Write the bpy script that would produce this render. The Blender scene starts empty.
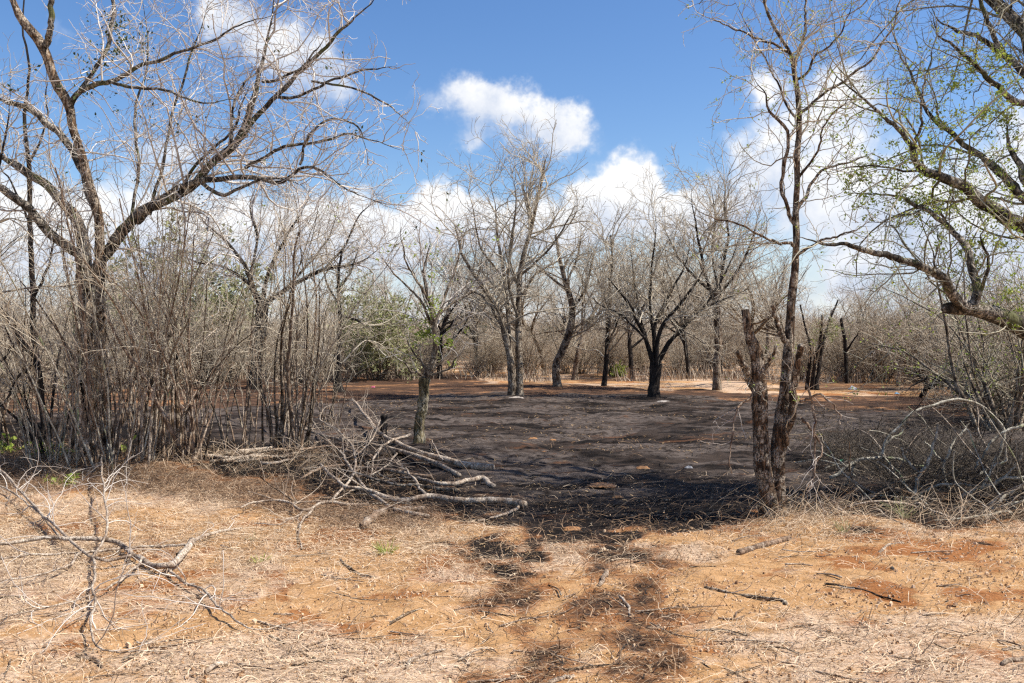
import bpy, math, random
import numpy as np
from mathutils import Vector

rng = np.random.default_rng(11)
random.seed(5)
F, CX, HY, CAMZ = 887.0, 512.0, 335.0, 1.65
SC = bpy.context.scene
COL = SC.collection

# ------------------------------------------------------------------ helpers
def norm(a):
    return a / np.maximum(np.linalg.norm(a, axis=-1, keepdims=True), 1e-9)

def _hash(ix, iy, s):
    h = (ix.astype(np.int64) * 374761393 + iy.astype(np.int64) * 668265263 + s * 974634777) & 0x7fffffff
    h = ((h ^ (h >> 13)) * 1274126177) & 0x7fffffff
    h = h ^ (h >> 16)
    return (h & 0xffff) / 65535.0

def vnoise(x, y, s=0):
    x = np.asarray(x, float); y = np.asarray(y, float)
    ix, iy = np.floor(x), np.floor(y)
    fx, fy = x - ix, y - iy
    fx, fy = fx * fx * (3 - 2 * fx), fy * fy * (3 - 2 * fy)
    a, b = _hash(ix, iy, s), _hash(ix + 1, iy, s)
    c, d = _hash(ix, iy + 1, s), _hash(ix + 1, iy + 1, s)
    return a + (b - a) * fx + (c - a) * fy + (a - b - c + d) * fx * fy

def fbm(x, y, s=0, o=4):
    v, a, t = 0.0, 1.0, 0.0
    for i in range(o):
        v = v + a * vnoise(x * 2 ** i + 17.3 * i, y * 2 ** i - 9.1 * i, s + i); t += a; a *= .55
    return v / t

def height(x, y):
    """ground height: gentle swells, small lumps close by, a low mound under the thicket to the left"""
    x = np.asarray(x, float); y = np.asarray(y, float)
    h = (fbm(x * .25, y * .25, 3, 2) - .5) * .10 + (fbm(x * 1.7, y * 1.7, 7, 3) - .5) * .06
    h = h + .10 * np.exp(-(((x + 4.6) / 2.4) ** 2 + ((y - 11.2) / .9) ** 2))
    far = np.clip((y - 45) / 60, 0, 1)
    return h + far * far * (fbm(x * .01, y * .01, 21, 2) - .3) * 2.0

def W(px, py, Y):                        # the point at distance Y that the photo shows at (px, py)
    return np.array([(px - CX) * Y / F, Y, CAMZ + (HY - py) * Y / F])

def G(px, py):                           # the ground point seen at (px, py)
    Y = CAMZ * F / (py - HY)
    x = (px - CX) * Y / F
    return np.array([x, Y, float(height(x, Y))])

class Tubes:
    """collects tapered tubes (and loose faces) that end up as ONE mesh"""
    def __init__(s): s.v, s.q, s.t, s.n = [], [], [], 0
    def tubes(s, pts, rad, sides=3, rough=0.0, g=rng):
        pts = np.asarray(pts, float); rad = np.asarray(rad, float)
        if pts.ndim == 2: pts, rad = pts[None], rad[None]
        N, K, _ = pts.shape
        if N == 0: return s
        tan = np.empty_like(pts)
        tan[:, 1:-1] = pts[:, 2:] - pts[:, :-2]; tan[:, 0] = pts[:, 1] - pts[:, 0]; tan[:, -1] = pts[:, -1] - pts[:, -2]
        tan = norm(tan)
        m = norm(pts[:, -1] - pts[:, 0] + 1e-6)
        ref = norm(np.cross(m, norm(g.normal(size=(N, 3)))))
        ref = np.broadcast_to(ref[:, None], pts.shape)
        u = norm(np.cross(tan, ref)); w = np.cross(tan, u)
        a = np.arange(sides) * 2 * math.pi / sides
        rr = np.broadcast_to(rad[:, :, None], (N, K, sides)).copy()
        if rough:
            ph = g.uniform(0, 6.28, (N, 1, 4)); kk = np.arange(K)[None, :, None]
            lob = .5 * np.sin(3 * a[None, None] + ph[:, :, 0:1] + kk * .13) + .35 * np.sin(5 * a[None, None] + ph[:, :, 1:2] - kk * .21)
            rr *= 1 + rough * (lob + .3 * g.normal(size=(N, K, sides)) + .4 * np.sin(kk * .9 + ph[:, :, 2:3]))
        ring = pts[:, :, None] + rr[..., None] * (np.cos(a)[None, None, :, None] * u[:, :, None] + np.sin(a)[None, None, :, None] * w[:, :, None])
        idx = np.arange(N * K * sides).reshape(N, K, sides) + s.n
        nx = np.roll(idx, -1, axis=2)
        q = np.stack([idx[:, :-1], nx[:, :-1], nx[:, 1:], idx[:, 1:]], -1).reshape(-1, 4)
        s.v.append(ring.reshape(-1, 3)); s.q.append(q); s.n += N * K * sides
        return s
    def leaves(s, p, size, g=rng, up=.3, aspect=.5):
        N = len(p)
        if N == 0: return s
        d = norm(g.normal(size=(N, 3)) + [0, 0, up]); b = norm(np.cross(d, g.normal(size=(N, 3))))
        L = (size * g.uniform(.6, 1.4, N))[:, None]; wd = L * aspect * .5
        nn = np.cross(d, b) * L * .12
        v = np.stack([p, p + d * L * .45 + b * wd + nn, p + d * L, p + d * L * .45 - b * wd + nn], 1)
        s.q.append(np.arange(N * 4).reshape(N, 4) + s.n); s.v.append(v.reshape(-1, 3)); s.n += N * 4
        return s
    def ribbons(s, pts, wd, g=rng):
        N, K, _ = pts.shape
        t = norm(pts[:, -1] - pts[:, 0]); side = norm(np.cross(t, norm(g.normal(size=(N, 3)) * .35 + [0, 0, 1])))
        tp = np.linspace(1, .4, K)[None, :, None]
        a = pts + side[:, None] * wd[:, None, None] * tp; b = pts - side[:, None] * wd[:, None, None] * tp
        v = np.stack([a, b], 2)
        idx = np.arange(N * K * 2).reshape(N, K, 2) + s.n
        s.q.append(np.stack([idx[:, :-1, 0], idx[:, :-1, 1], idx[:, 1:, 1], idx[:, 1:, 0]], -1).reshape(-1, 4))
        s.v.append(v.reshape(-1, 3)); s.n += N * K * 2
        return s
    def raw(s, v, q):
        s.v.append(np.asarray(v, float)); s.q.append(np.asarray(q) + s.n); s.n += len(v); return s
    def build(s, name, m, parent=None, origin=(0, 0, 0), smooth=True):
        me = bpy.data.meshes.new(name)
        v = np.concatenate(s.v) - np.asarray(origin, float); q = np.concatenate(s.q)
        me.vertices.add(len(v)); me.vertices.foreach_set('co', v.astype(np.float32).ravel())
        me.loops.add(q.size); me.loops.foreach_set('vertex_index', q.astype(np.int32).ravel())
        me.polygons.add(len(q)); me.polygons.foreach_set('loop_start', np.arange(0, q.size, 4, dtype=np.int32))
        me.polygons.foreach_set('use_smooth', np.full(len(q), smooth))
        me.materials.append(m); me.update(calc_edges=True)
        o = bpy.data.objects.new(name, me); COL.objects.link(o)
        if parent is not None: o.parent = parent
        else: o.location = origin
        return o

def tag(o, label=None, cat=None, group=None, kind=None):
    if label: o['label'] = label
    if cat: o['category'] = cat
    if group: o['group'] = group
    if kind: o['kind'] = kind
    return o

def thing(name, loc, label, cat, group=None):
    o = bpy.data.objects.new(name, None); COL.objects.link(o)
    o.location = [float(c) for c in loc]; o.empty_display_size = .2
    return tag(o, label, cat, group)

def dup(root, loc, rz, sc, label=None, group=None):
    r = root.copy(); COL.objects.link(r)
    r.location = loc; r.rotation_euler = (0, 0, rz); r.scale = (sc, sc, sc)
    if label: r['label'] = label
    if group: r['group'] = group
    for ch in root.children:
        c = ch.copy(); COL.objects.link(c); c.parent = r
    return r

def spline(P, K):
    """Catmull-Rom through the points P (n, d), K samples evenly along its length"""
    P = np.asarray(P, float)
    if len(P) == 2: P = np.stack([P[0], P[0] * .66 + P[1] * .34, P[0] * .33 + P[1] * .67, P[1]])
    Q = np.concatenate([[2 * P[0] - P[1]], P, [2 * P[-1] - P[-2]]])
    out = []
    for i in range(len(P) - 1):
        t = np.linspace(0, 1, 12, endpoint=False)[:, None]
        a, b, c, d = Q[i], Q[i + 1], Q[i + 2], Q[i + 3]
        out.append(.5 * (2 * b + (c - a) * t + (2 * a - 5 * b + 4 * c - d) * t ** 2 + (3 * b - a - 3 * c + d) * t ** 3))
    out = np.concatenate(out + [P[-1:]])
    L = np.concatenate([[0], np.cumsum(np.linalg.norm(np.diff(out[:, :3], axis=0), axis=1))])
    s = np.linspace(0, L[-1], K)
    return np.stack([np.interp(s, L, out[:, j]) for j in range(out.shape[1])], 1)

def trace(pts, Y0, Y1=None, K=26, w0=None, w1=None, wob=.016, g=rng):
    """a limb traced as (px, py[, width px]) with its distance going from Y0 to Y1 -> points, radii"""
    Y1 = Y0 if Y1 is None else Y1
    n = len(pts); P = []
    for i, p in enumerate(pts):
        t = i / (n - 1); Y = Y0 + (Y1 - Y0) * t
        w = p[2] if len(p) > 2 else w0 + (w1 - w0) * t
        P.append([*W(p[0], p[1], Y), w * .5 * Y / F])
    S = spline(P, K)
    wv = g.normal(size=(K, 3)); wv = (wv + np.roll(wv, 1, 0) + np.roll(wv, -1, 0)) / 3; wv[0] = 0
    return S[:, :3] + wv * wob, np.maximum(S[:, 3], .002)

def lying(pts, K=22, w0=3, w1=1.5, lift=0.0, wob=.013, g=rng):
    """a stick traced on the ground: (px, py) -> points resting on the ground, lift is the height of each end"""
    P = []
    n = len(pts)
    for i, p in enumerate(pts):
        t = i / (n - 1); a = G(p[0], p[1]); w = (w0 + (w1 - w0) * t) * .5 * a[1] / F
        l = lift if np.isscalar(lift) else np.interp(t, np.linspace(0, 1, len(lift)), lift)
        if l > 0:                       # same sight line, raised above the ground
            k = 1 - l / (CAMZ - a[2]); a = np.array([a[0] * k, a[1] * k, CAMZ + (a[2] - CAMZ) * k])
        P.append([a[0], a[1], a[2] + w * .8, w])
    S = spline(P, K)
    wv = g.normal(size=(K, 3)); wv = (wv + np.roll(wv, 1, 0) + np.roll(wv, -1, 0)) / 3
    return S[:, :3] + wv * wob, np.maximum(S[:, 3], .0015)

def cut_end(p, r):                          # closes a sawn or snapped end
    d = norm(p[-1] - p[-2])
    return np.concatenate([p, p[-1:] + d * .004]), np.concatenate([r, [.001]])

def cap_start(p, r):
    d = norm(p[0] - p[1])
    return np.concatenate([p[:1] + d * .004, p]), np.concatenate([[.001], r])

def grow(st, dr, L, r0, r1, K, wig, trop, g=rng):
    N = len(st); pts = np.empty((N, K + 1, 3)); pts[:, 0] = st; d = norm(dr)
    bend = g.normal(size=(N, 3)) * wig * .45
    for k in range(K):
        d = norm(d + bend + wig * g.normal(size=(N, 3)) + trop)
        pts[:, k + 1] = pts[:, k] + d * (L / K)[:, None]
    t = np.linspace(0, 1, K + 1)[None] ** .8
    return pts, r0[:, None] * (1 - t) + r1 * t if np.isscalar(r1) else r0[:, None] * (1 - t) + r1[:, None] * t

def spawn(pts, rad, n, tmin, ang, lr, g=rng, fall=.45, up=0.0):
    N, K, _ = pts.shape
    if np.isscalar(n): n = np.full(N, n)
    n = np.floor(n + g.uniform(0, 1, N)).astype(int)
    par = np.repeat(np.arange(N), n); M = len(par)
    t = g.uniform(tmin, .99, M); f = t * (K - 1); i = np.minimum(f.astype(int), K - 2); fr = (f - i)[:, None]
    a, b = pts[par, i], pts[par, i + 1]
    pos = a * (1 - fr) + b * fr; tan = norm(b - a)
    r = rad[par, i] * (1 - fr[:, 0]) + rad[par, i + 1] * fr[:, 0]
    per = norm(np.cross(tan, g.normal(size=(M, 3))) + [0, 0, up])
    an = np.radians(g.uniform(ang[0], ang[1], M))[:, None]
    d = np.cos(an) * tan + np.sin(an) * per
    pl = np.linalg.norm(np.diff(pts, axis=1), axis=2).sum(1)[par]
    L = pl * g.uniform(lr[0], lr[1], M) * (1 - fall * t)
    return pos, d, L, r

def branch_out(pts, rad, levels, g=rng):
    """levels of side branches grown from the branches pts; returns the list of (pts, rad) of every level"""
    out = []
    for lv in levels:
        n = lv['n']
        if lv.get('per_m'):
            n = np.linalg.norm(np.diff(pts, axis=1), axis=2).sum(1) * n
        pos, d, L, r = spawn(pts, rad, n, lv.get('tmin', .2), lv.get('ang', (25, 60)), lv.get('lr', (.35, .7)), g, lv.get('fall', .45), lv.get('up', 0))
        L = np.clip(L, lv.get('lmin', .05), lv.get('lmax', 9))
        r0 = np.clip(np.minimum(r * lv.get('rr', .6), L * lv.get('rl', .02)), lv.get('rmin', .003), lv.get('rmax', .2))
        pts, rad = grow(pos, d, L, r0, np.maximum(r0 * .35, lv.get('rtip', .002)), lv.get('K', 5), lv.get('wig', .16), np.array(lv.get('trop', (0, 0, .04))), g)
        out.append((pts, rad))
    return out

# ------------------------------------------------------------------ materials
def newmat(name):
    m = bpy.data.materials.new(name); m.use_nodes = True
    nt = m.node_tree; nt.nodes.clear()
    o = nt.nodes.new('ShaderNodeOutputMaterial'); b = nt.nodes.new('ShaderNodeBsdfPrincipled')
    nt.links.new(b.outputs[0], o.inputs[0]); b.inputs['Roughness'].default_value = .85
    b.inputs['Specular IOR Level'].default_value = .25
    return m, nt, b

class NT:
    def __init__(s, nt): s.nt = nt
    def node(s, t, **k):
        n = s.nt.nodes.new(t)
        for a, v in k.items(): setattr(n, a, v)
        return n
    def set(s, sock, v):
        if isinstance(v, bpy.types.NodeSocket): s.nt.links.new(v, sock)
        elif v is not None: sock.default_value = v
    def math(s, op, a, b=None, c=None, clamp=False):
        n = s.node('ShaderNodeMath', operation=op, use_clamp=clamp); s.set(n.inputs[0], a); s.set(n.inputs[1], b)
        if c is not None: s.set(n.inputs[2], c)
        return n.outputs[0]
    def ss(s, x, a, b):
        n = s.node('ShaderNodeMapRange', interpolation_type='SMOOTHSTEP'); s.set(n.inputs[0], x); s.set(n.inputs[1], a); s.set(n.inputs[2], b); return n.outputs[0]
    def mix(s, f, a, b):
        n = s.node('ShaderNodeMix', data_type='RGBA'); s.set(n.inputs[0], f)
        for i, v in ((6, a), (7, b)):
            s.set(n.inputs[i], v if isinstance(v, bpy.types.NodeSocket) else (*v, 1))
        return n.outputs[2]
    def noise(s, vec, sc, det=4, rough=.55, dist=0):
        n = s.node('ShaderNodeTexNoise'); s.set(n.inputs['Vector'], vec); n.inputs['Scale'].default_value = sc
        n.inputs['Detail'].default_value = det; n.inputs['Roughness'].default_value = rough; n.inputs['Distortion'].default_value = dist
        return n.outputs[0]
    def vor(s, vec, sc, feat='F1'):
        n = s.node('ShaderNodeTexVoronoi', feature=feat); s.set(n.inputs['Vector'], vec); n.inputs['Scale'].default_value = sc
        return n.outputs
    def bump(s, b, h, st, dist=.01):
        n = s.node('ShaderNodeBump'); s.set(n.inputs['Height'], h); n.inputs['Strength'].default_value = st; n.inputs['Distance'].default_value = dist
        s.nt.links.new(n.outputs[0], b.inputs['Normal'])

def bark(name, dark, mid, pale, sc=14, patch=.5, moss=None, zstretch=.22, bump=1.0):
    m, nt, b = newmat(name); N = NT(nt)
    tc = N.node('ShaderNodeTexCoord').outputs['Object']
    mp = N.node('ShaderNodeMapping'); nt.links.new(tc, mp.inputs[0]); mp.inputs['Scale'].default_value = (1, 1, zstretch)
    cr = N.ss(N.vor(mp.outputs[0], sc * 1.5, 'DISTANCE_TO_EDGE')[0], .0, .10)
    n1 = N.noise(mp.outputs[0], sc * 1.6, 5, .65); n2 = N.noise(tc, sc * .45, 4, .6, .4); n3 = N.noise(tc, sc * 3.2, 3, .6)
    c = N.mix(N.ss(n1, .40, .60), dark, mid)
    c = N.mix(N.math('MULTIPLY', N.ss(n2, 1 - patch - .08, 1 - patch + .08), N.ss(n3, .35, .6)), c, pale)
    c = N.mix(N.math('MULTIPLY', N.math('SUBTRACT', 1.0, cr), .6), c, dark)
    if moss: c = N.mix(N.ss(N.noise(tc, sc * .25, 3), .56, .66), c, moss)
    nt.links.new(c, b.inputs['Base Color']); b.inputs['Roughness'].default_value = .9
    N.bump(b, N.math('ADD', N.math('ADD', n1, N.math('MULTIPLY', cr, .5)), N.math('MULTIPLY', n3, .4)), bump, .02)
    return m

def twig(name, a, c, d=None, rough=.7):
    m, nt, b = newmat(name); N = NT(nt)
    gi = N.node('ShaderNodeNewGeometry').outputs['Random Per Island']
    tc = N.node('ShaderNodeTexCoord').outputs['Object']
    col = N.mix(N.ss(gi, .1, .9), a, c)
    if d: col = N.mix(N.ss(N.noise(tc, 9, 3), .5, .68), col, d)
    nt.links.new(col, b.inputs['Base Color']); b.inputs['Roughness'].default_value = rough
    return m

def leaf(name, a, c, trans=.35):
    m, nt, b = newmat(name); N = NT(nt)
    gi = N.node('ShaderNodeNewGeometry').outputs['Random Per Island']
    col = N.mix(gi, a, c); nt.links.new(col, b.inputs['Base Color']); b.inputs['Roughness'].default_value = .55
    t = N.node('ShaderNodeBsdfTranslucent'); nt.links.new(col, t.inputs[0])
    mx = N.node('ShaderNodeMixShader'); mx.inputs[0].default_value = trans
    nt.links.new(b.outputs[0], mx.inputs[1]); nt.links.new(t.outputs[0], mx.inputs[2])
    nt.links.new(mx.outputs[0], nt.nodes['Material Output'].inputs[0])
    return m

def plain(name, c, rough=.6):
    m, nt, b = newmat(name); b.inputs['Base Color'].default_value = (*c, 1); b.inputs['Roughness'].default_value = rough
    N = NT(nt); tc = N.node('ShaderNodeTexCoord').outputs['Object']
    n = N.noise(tc, 30, 4)
    nt.links.new(N.mix(n, tuple(x * .7 for x in c), tuple(min(1, x * 1.2) for x in c)), b.inputs['Base Color'])
    return m

M = dict(
    bark_brown=bark('bark_brown', (.022, .014, .009), (.165, .10, .055), (.42, .34, .25), 13, .52),
    bark_dark=bark('bark_dark', (.011, .008, .006), (.045, .033, .025), (.17, .14, .11), 10, .34),
    bark_grey=bark('bark_grey', (.055, .037, .024), (.21, .15, .095), (.46, .385, .285), 14, .50),
    bark_green=bark('bark_green', (.05, .04, .02), (.20, .155, .075), (.46, .40, .29), 12, .5, (.15, .15, .05)),
    bark_rough=bark('bark_rough', (.020, .012, .007), (.15, .088, .048), (.45, .38, .29), 22, .48),
    bark_limb=bark('bark_limb', (.018, .014, .010), (.085, .066, .046), (.40, .35, .28), 13, .50, (.10, .10, .04)),
    dead=bark('dead_wood', (.09, .055, .034), (.28, .19, .125), (.50, .41, .31), 20, .45, None, .35, .4),
    dead_pale=bark('dead_wood_pale', (.13, .088, .058), (.36, .275, .20), (.56, .475, .37), 20, .5, None, .35, .4),
    dead_grey=bark('dead_wood_grey', (.14, .115, .085), (.40, .36, .27), (.56, .52, .42), 20, .5, (.26, .29, .15), .35, .4),
    twig_grey=twig('twig_grey', (.28, .225, .155), (.58, .50, .375)),
    twig_pale=twig('twig_pale', (.36, .30, .25), (.62, .56, .48)),
    twig_brown=twig('twig_brown', (.17, .11, .06), (.48, .355, .225)),
    twig_thorn=twig('twig_thorn', (.025, .018, .013), (.14, .11, .08)),
    twig_heap=twig('twig_heap', (.20, .14, .095), (.50, .41, .31)),
    twig_far=twig('twig_far', (.28, .22, .155), (.54, .46, .345)),
    twig_scrub=twig('twig_scrub', (.25, .19, .125), (.50, .41, .29)),
    twig_green=twig('twig_green', (.14, .12, .07), (.38, .34, .24)),
    leaf_lime=leaf('leaf_lime', (.22, .31, .04), (.42, .45, .09)),
    leaf_dark=leaf('leaf_dark', (.025, .045, .012), (.10, .12, .035), .2),
    leaf_olive=leaf('leaf_olive', (.20, .21, .085), (.36, .355, .17)),
    leaf_far=leaf('leaf_far', (.045, .075, .025), (.10, .12, .05), .2),
    leaf_dry=leaf('leaf_dry', (.22, .12, .05), (.42, .29, .15), .2),
    straw=twig('straw', (.30, .20, .11), (.68, .52, .35)),
    straw_far=twig('straw_far', (.20, .15, .105), (.46, .37, .27)),
    straw_brown=twig('straw_brown', (.10, .06, .035), (.36, .23, .13)),
    chip=twig('chip', (.34, .19, .09), (.66, .48, .31)),
)

# ------------------------------------------------------------------ camera, sun, sky
cam = bpy.data.cameras.new('camera'); co = bpy.data.objects.new('camera', cam); COL.objects.link(co)
cam.sensor_width = 36; cam.lens = F / 1024 * 36; cam.clip_end = 5000; cam.clip_start = .05
co.location = (0, 0, CAMZ); co.rotation_euler = (math.radians(90) - math.atan((341.5 - HY) / F), 0, 0)
SC.camera = co

SUN_AZ, SUN_EL = 97, 54         # degrees from the view direction towards the right, and up
sd = Vector((math.sin(math.radians(SUN_AZ)) * math.cos(math.radians(SUN_EL)), math.cos(math.radians(SUN_AZ)) * math.cos(math.radians(SUN_EL)), math.sin(math.radians(SUN_EL))))
sl = bpy.data.lights.new('sun', 'SUN'); so = bpy.data.objects.new('sun', sl); COL.objects.link(so)
sl.energy = 5.0; sl.angle = math.radians(.5); sl.color = (1, .955, .89)
so.rotation_euler = sd.to_track_quat('Z', 'Y').to_euler(); so.location = (20, 5, 30)

def make_world():
    w = bpy.data.worlds.new('World'); SC.world = w; w.use_nodes = True
    nt = w.node_tree; nt.nodes.clear(); N = NT(nt)
    out = N.node('ShaderNodeOutputWorld')
    sky = N.node('ShaderNodeTexSky', sky_type='NISHITA'); sky.sun_disc = False
    sky.sun_elevation = math.radians(SUN_EL); sky.sun_rotation = math.radians(SUN_AZ)
    sky.air_density = 1.0; sky.dust_density = .6; sky.ozone_density = 2.2
    hs = N.node('ShaderNodeHueSaturation'); hs.inputs['Saturation'].default_value = 1.24; hs.inputs['Hue'].default_value = .507; nt.links.new(sky.outputs[0], hs.inputs['Color'])
    bg = N.node('ShaderNodeBackground'); nt.links.new(hs.outputs[0], bg.inputs[0]); bg.inputs[1].default_value = .099
    d = N.node('ShaderNodeTexCoord').outputs['Generated']
    sx = N.node('ShaderNodeSeparateXYZ'); nt.links.new(d, sx.inputs[0])
    az = N.math('ARCTAN2', sx.outputs[0], sx.outputs[1]); el = N.math('ARCSINE', sx.outputs[2])
    def ncol(sc, det, r):
        n = N.node('ShaderNodeTexNoise'); nt.links.new(d, n.inputs['Vector']); n.inputs['Scale'].default_value = sc; n.inputs['Detail'].default_value = det; n.inputs['Roughness'].default_value = r
        sp = N.node('ShaderNodeSeparateColor'); nt.links.new(n.outputs['Color'], sp.inputs[0]); return sp.outputs[0], sp.outputs[1]
    for sc, amp in ((11, .085), (32, .045)):
        a_, b_ = ncol(sc, 5, .62)
        az = N.math('ADD', az, N.math('MULTIPLY', N.math('SUBTRACT', a_, .5), amp)); el = N.math('ADD', el, N.math('MULTIPLY', N.math('SUBTRACT', b_, .5), amp))
    # cumulus banks: (px, py, half width px, half height px, weight)
    blobs = [(222, 24, 30, 28, 1), (275, 42, 30, 30, .8), (306, 62, 34, 34, 1.0), (338, 92, 22, 22, .9),
             (455, 98, 34, 22, .75), (495, 103, 28, 20, .8), (535, 118, 32, 24, 1.0), (562, 138, 26, 20, .9), (474, 136, 22, 20, .8),
             (632, 180, 28, 26, 1.2), (604, 204, 38, 22, 1.05), (668, 208, 38, 22, 1.0), (725, 205, 34, 26, .85),
             (435, 208, 22, 22, 1.0), (480, 222, 50, 20, 1.0), (400, 245, 50, 24, .8), (560, 238, 60, 18, .9),
             (765, 165, 40, 40, .85), (850, 78, 36, 24, .9), (840, 115, 50, 28, .9), (860, 195, 80, 50, 1.05), (950, 205, 75, 50, 1.0), (765, 82, 22, 16, .8),
             (1010, 250, 60, 60, 1.1), (868, 280, 60, 24, .8), (1040, 130, 50, 40, .8),
             (30, 235, 80, 50, .85), (120, 225, 60, 40, .85), (165, 150, 42, 24, .65), (220, 235, 80, 36, .75), (60, 30, 22, 14, .5), (300, 235, 80, 40, .85),
             (-250, 150, 200, 90, 1), (1300, 100, 200, 120, 1), (1900, -200, 300, 150, 1), (-900, -300, 300, 150, 1)]
    fld = None; bas = None
    for (px, py, rx, ry, wt) in blobs:
        a0 = math.atan2(px - CX, F); e0 = math.atan2(HY - py, math.hypot(F, px - CX))
        ca = math.cos(a0)
        ra, re = rx / F * ca * ca + .0, ry / F * ca
        dx = N.math('MULTIPLY', N.math('SUBTRACT', az, a0), 1 / ra); dy = N.math('MULTIPLY', N.math('SUBTRACT', el, e0), 1 / re)
        q = N.math('ADD', N.math('MULTIPLY', dx, dx), N.math('MULTIPLY', dy, dy))
        f = N.math('MULTIPLY_ADD', N.math('EXPONENT', N.math('MULTIPLY', q, -.9)), wt, 0.0)
        fld = f if fld is None else N.math('ADD', fld, f)
        h = N.math('MULTIPLY', f, dy); bas = h if bas is None else N.math('ADD', bas, h)
    beh = N.ss(sx.outputs[1], -.15, -.6)         # unseen broken cloud added behind the camera to whiten the fill light
    fld = N.math('ADD', fld, N.math('MULTIPLY', beh, .35))
    # a pale veil of cloud low over the horizon all round
    veil = N.ss(el, .20, .05)
    n1 = N.noise(d, 9, 7, .58, .35); n2 = N.noise(d, 30, 5, .6, .2); nb = N.noise(d, 3.2, 5, .55)
    fld = N.math('ADD', fld, N.math('MULTIPLY', veil, N.math('MULTIPLY', nb, .95)))
    n = N.math('ADD', N.math('MULTIPLY', n1, 1.0), N.math('MULTIPLY', n2, .45))
    x = N.math('MULTIPLY', N.math('MINIMUM', fld, 1.3), N.math('ADD', N.math('MULTIPLY', n, 2.3), -.66))
    cov = N.ss(x, .24, 1.08)
    # cloud tone: sunlit tops white, thick bases a little greyer
    cov = N.math('MAXIMUM', cov, N.math('MULTIPLY', N.ss(el, .15, .01), .8))
    tone = N.math('ADD', N.math('MULTIPLY', bas, .22), N.math('MULTIPLY', N.math('SUBTRACT', n, .72), 1.0))
    ccol = N.mix(N.ss(tone, -.30, .22), (.56, .64, .80), (1, 1, 1))
    bc = N.node('ShaderNodeBackground'); nt.links.new(ccol, bc.inputs[0]); bc.inputs[1].default_value = .66
    mx = N.node('ShaderNodeMixShader'); nt.links.new(N.math('MULTIPLY', cov, .97), mx.inputs[0])
    nt.links.new(bg.outputs[0], mx.inputs[1]); nt.links.new(bc.outputs[0], mx.inputs[2]); nt.links.new(mx.outputs[0], out.inputs[0])
    w.cycles.sampling_method = 'MANUAL'; w.cycles.sample_map_resolution = 512
make_world()

# ------------------------------------------------------------------ the ground: one sheet
def poly_sd(x, y, P):
    P = np.asarray(P, float); ins = np.zeros(x.shape, bool); dm = np.full(x.shape, 1e9)
    for i in range(len(P)):
        a, b = P[i], P[(i + 1) % len(P)]
        c = ((a[1] > y) != (b[1] > y)) & (x < (b[0] - a[0]) * (y - a[1]) / (b[1] - a[1] + 1e-12) + a[0]); ins ^= c
        e = b - a; t = np.clip(((x - a[0]) * e[0] + (y - a[1]) * e[1]) / (e @ e), 0, 1)
        dm = np.minimum(dm, np.hypot(x - a[0] - t * e[0], y - a[1] - t * e[1]))
    return np.where(ins, dm, -dm)

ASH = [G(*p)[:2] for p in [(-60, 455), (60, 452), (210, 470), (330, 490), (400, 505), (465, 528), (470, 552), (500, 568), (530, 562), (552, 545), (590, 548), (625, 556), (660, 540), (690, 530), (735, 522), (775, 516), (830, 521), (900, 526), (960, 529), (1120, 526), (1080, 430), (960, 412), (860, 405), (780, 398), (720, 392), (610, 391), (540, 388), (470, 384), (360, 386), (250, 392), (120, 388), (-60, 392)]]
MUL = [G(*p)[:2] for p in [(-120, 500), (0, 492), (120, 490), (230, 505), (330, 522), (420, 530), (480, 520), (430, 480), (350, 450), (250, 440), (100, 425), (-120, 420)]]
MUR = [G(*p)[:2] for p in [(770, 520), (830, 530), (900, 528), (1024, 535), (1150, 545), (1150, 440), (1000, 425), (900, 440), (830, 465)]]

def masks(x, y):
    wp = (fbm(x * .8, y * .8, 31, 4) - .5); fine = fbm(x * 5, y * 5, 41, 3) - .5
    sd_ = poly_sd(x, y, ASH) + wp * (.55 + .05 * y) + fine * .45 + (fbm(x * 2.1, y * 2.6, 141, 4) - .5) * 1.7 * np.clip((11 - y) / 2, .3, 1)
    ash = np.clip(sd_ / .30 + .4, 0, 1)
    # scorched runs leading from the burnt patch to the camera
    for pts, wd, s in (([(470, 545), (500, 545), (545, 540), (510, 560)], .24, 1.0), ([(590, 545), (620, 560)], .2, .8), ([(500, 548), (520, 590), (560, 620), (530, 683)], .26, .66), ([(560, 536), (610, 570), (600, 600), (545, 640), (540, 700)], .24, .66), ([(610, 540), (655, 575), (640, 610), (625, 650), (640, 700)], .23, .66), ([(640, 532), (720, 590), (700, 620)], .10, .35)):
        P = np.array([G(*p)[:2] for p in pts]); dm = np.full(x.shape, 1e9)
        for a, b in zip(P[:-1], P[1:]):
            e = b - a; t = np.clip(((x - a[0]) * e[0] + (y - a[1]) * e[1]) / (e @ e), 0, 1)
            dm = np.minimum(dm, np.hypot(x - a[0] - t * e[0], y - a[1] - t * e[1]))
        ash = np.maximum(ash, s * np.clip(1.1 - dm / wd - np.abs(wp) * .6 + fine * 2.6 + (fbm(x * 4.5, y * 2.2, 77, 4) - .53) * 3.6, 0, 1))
    rim = np.clip((9.6 - y + wp * 3) / 1.2, 0, 1) * ash  # front band of the ash: tree shade painted in together with soot
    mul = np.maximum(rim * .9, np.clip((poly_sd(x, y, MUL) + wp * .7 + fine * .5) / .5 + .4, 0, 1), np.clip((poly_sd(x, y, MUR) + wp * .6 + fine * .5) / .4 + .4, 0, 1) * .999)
    return ash, mul

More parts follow.
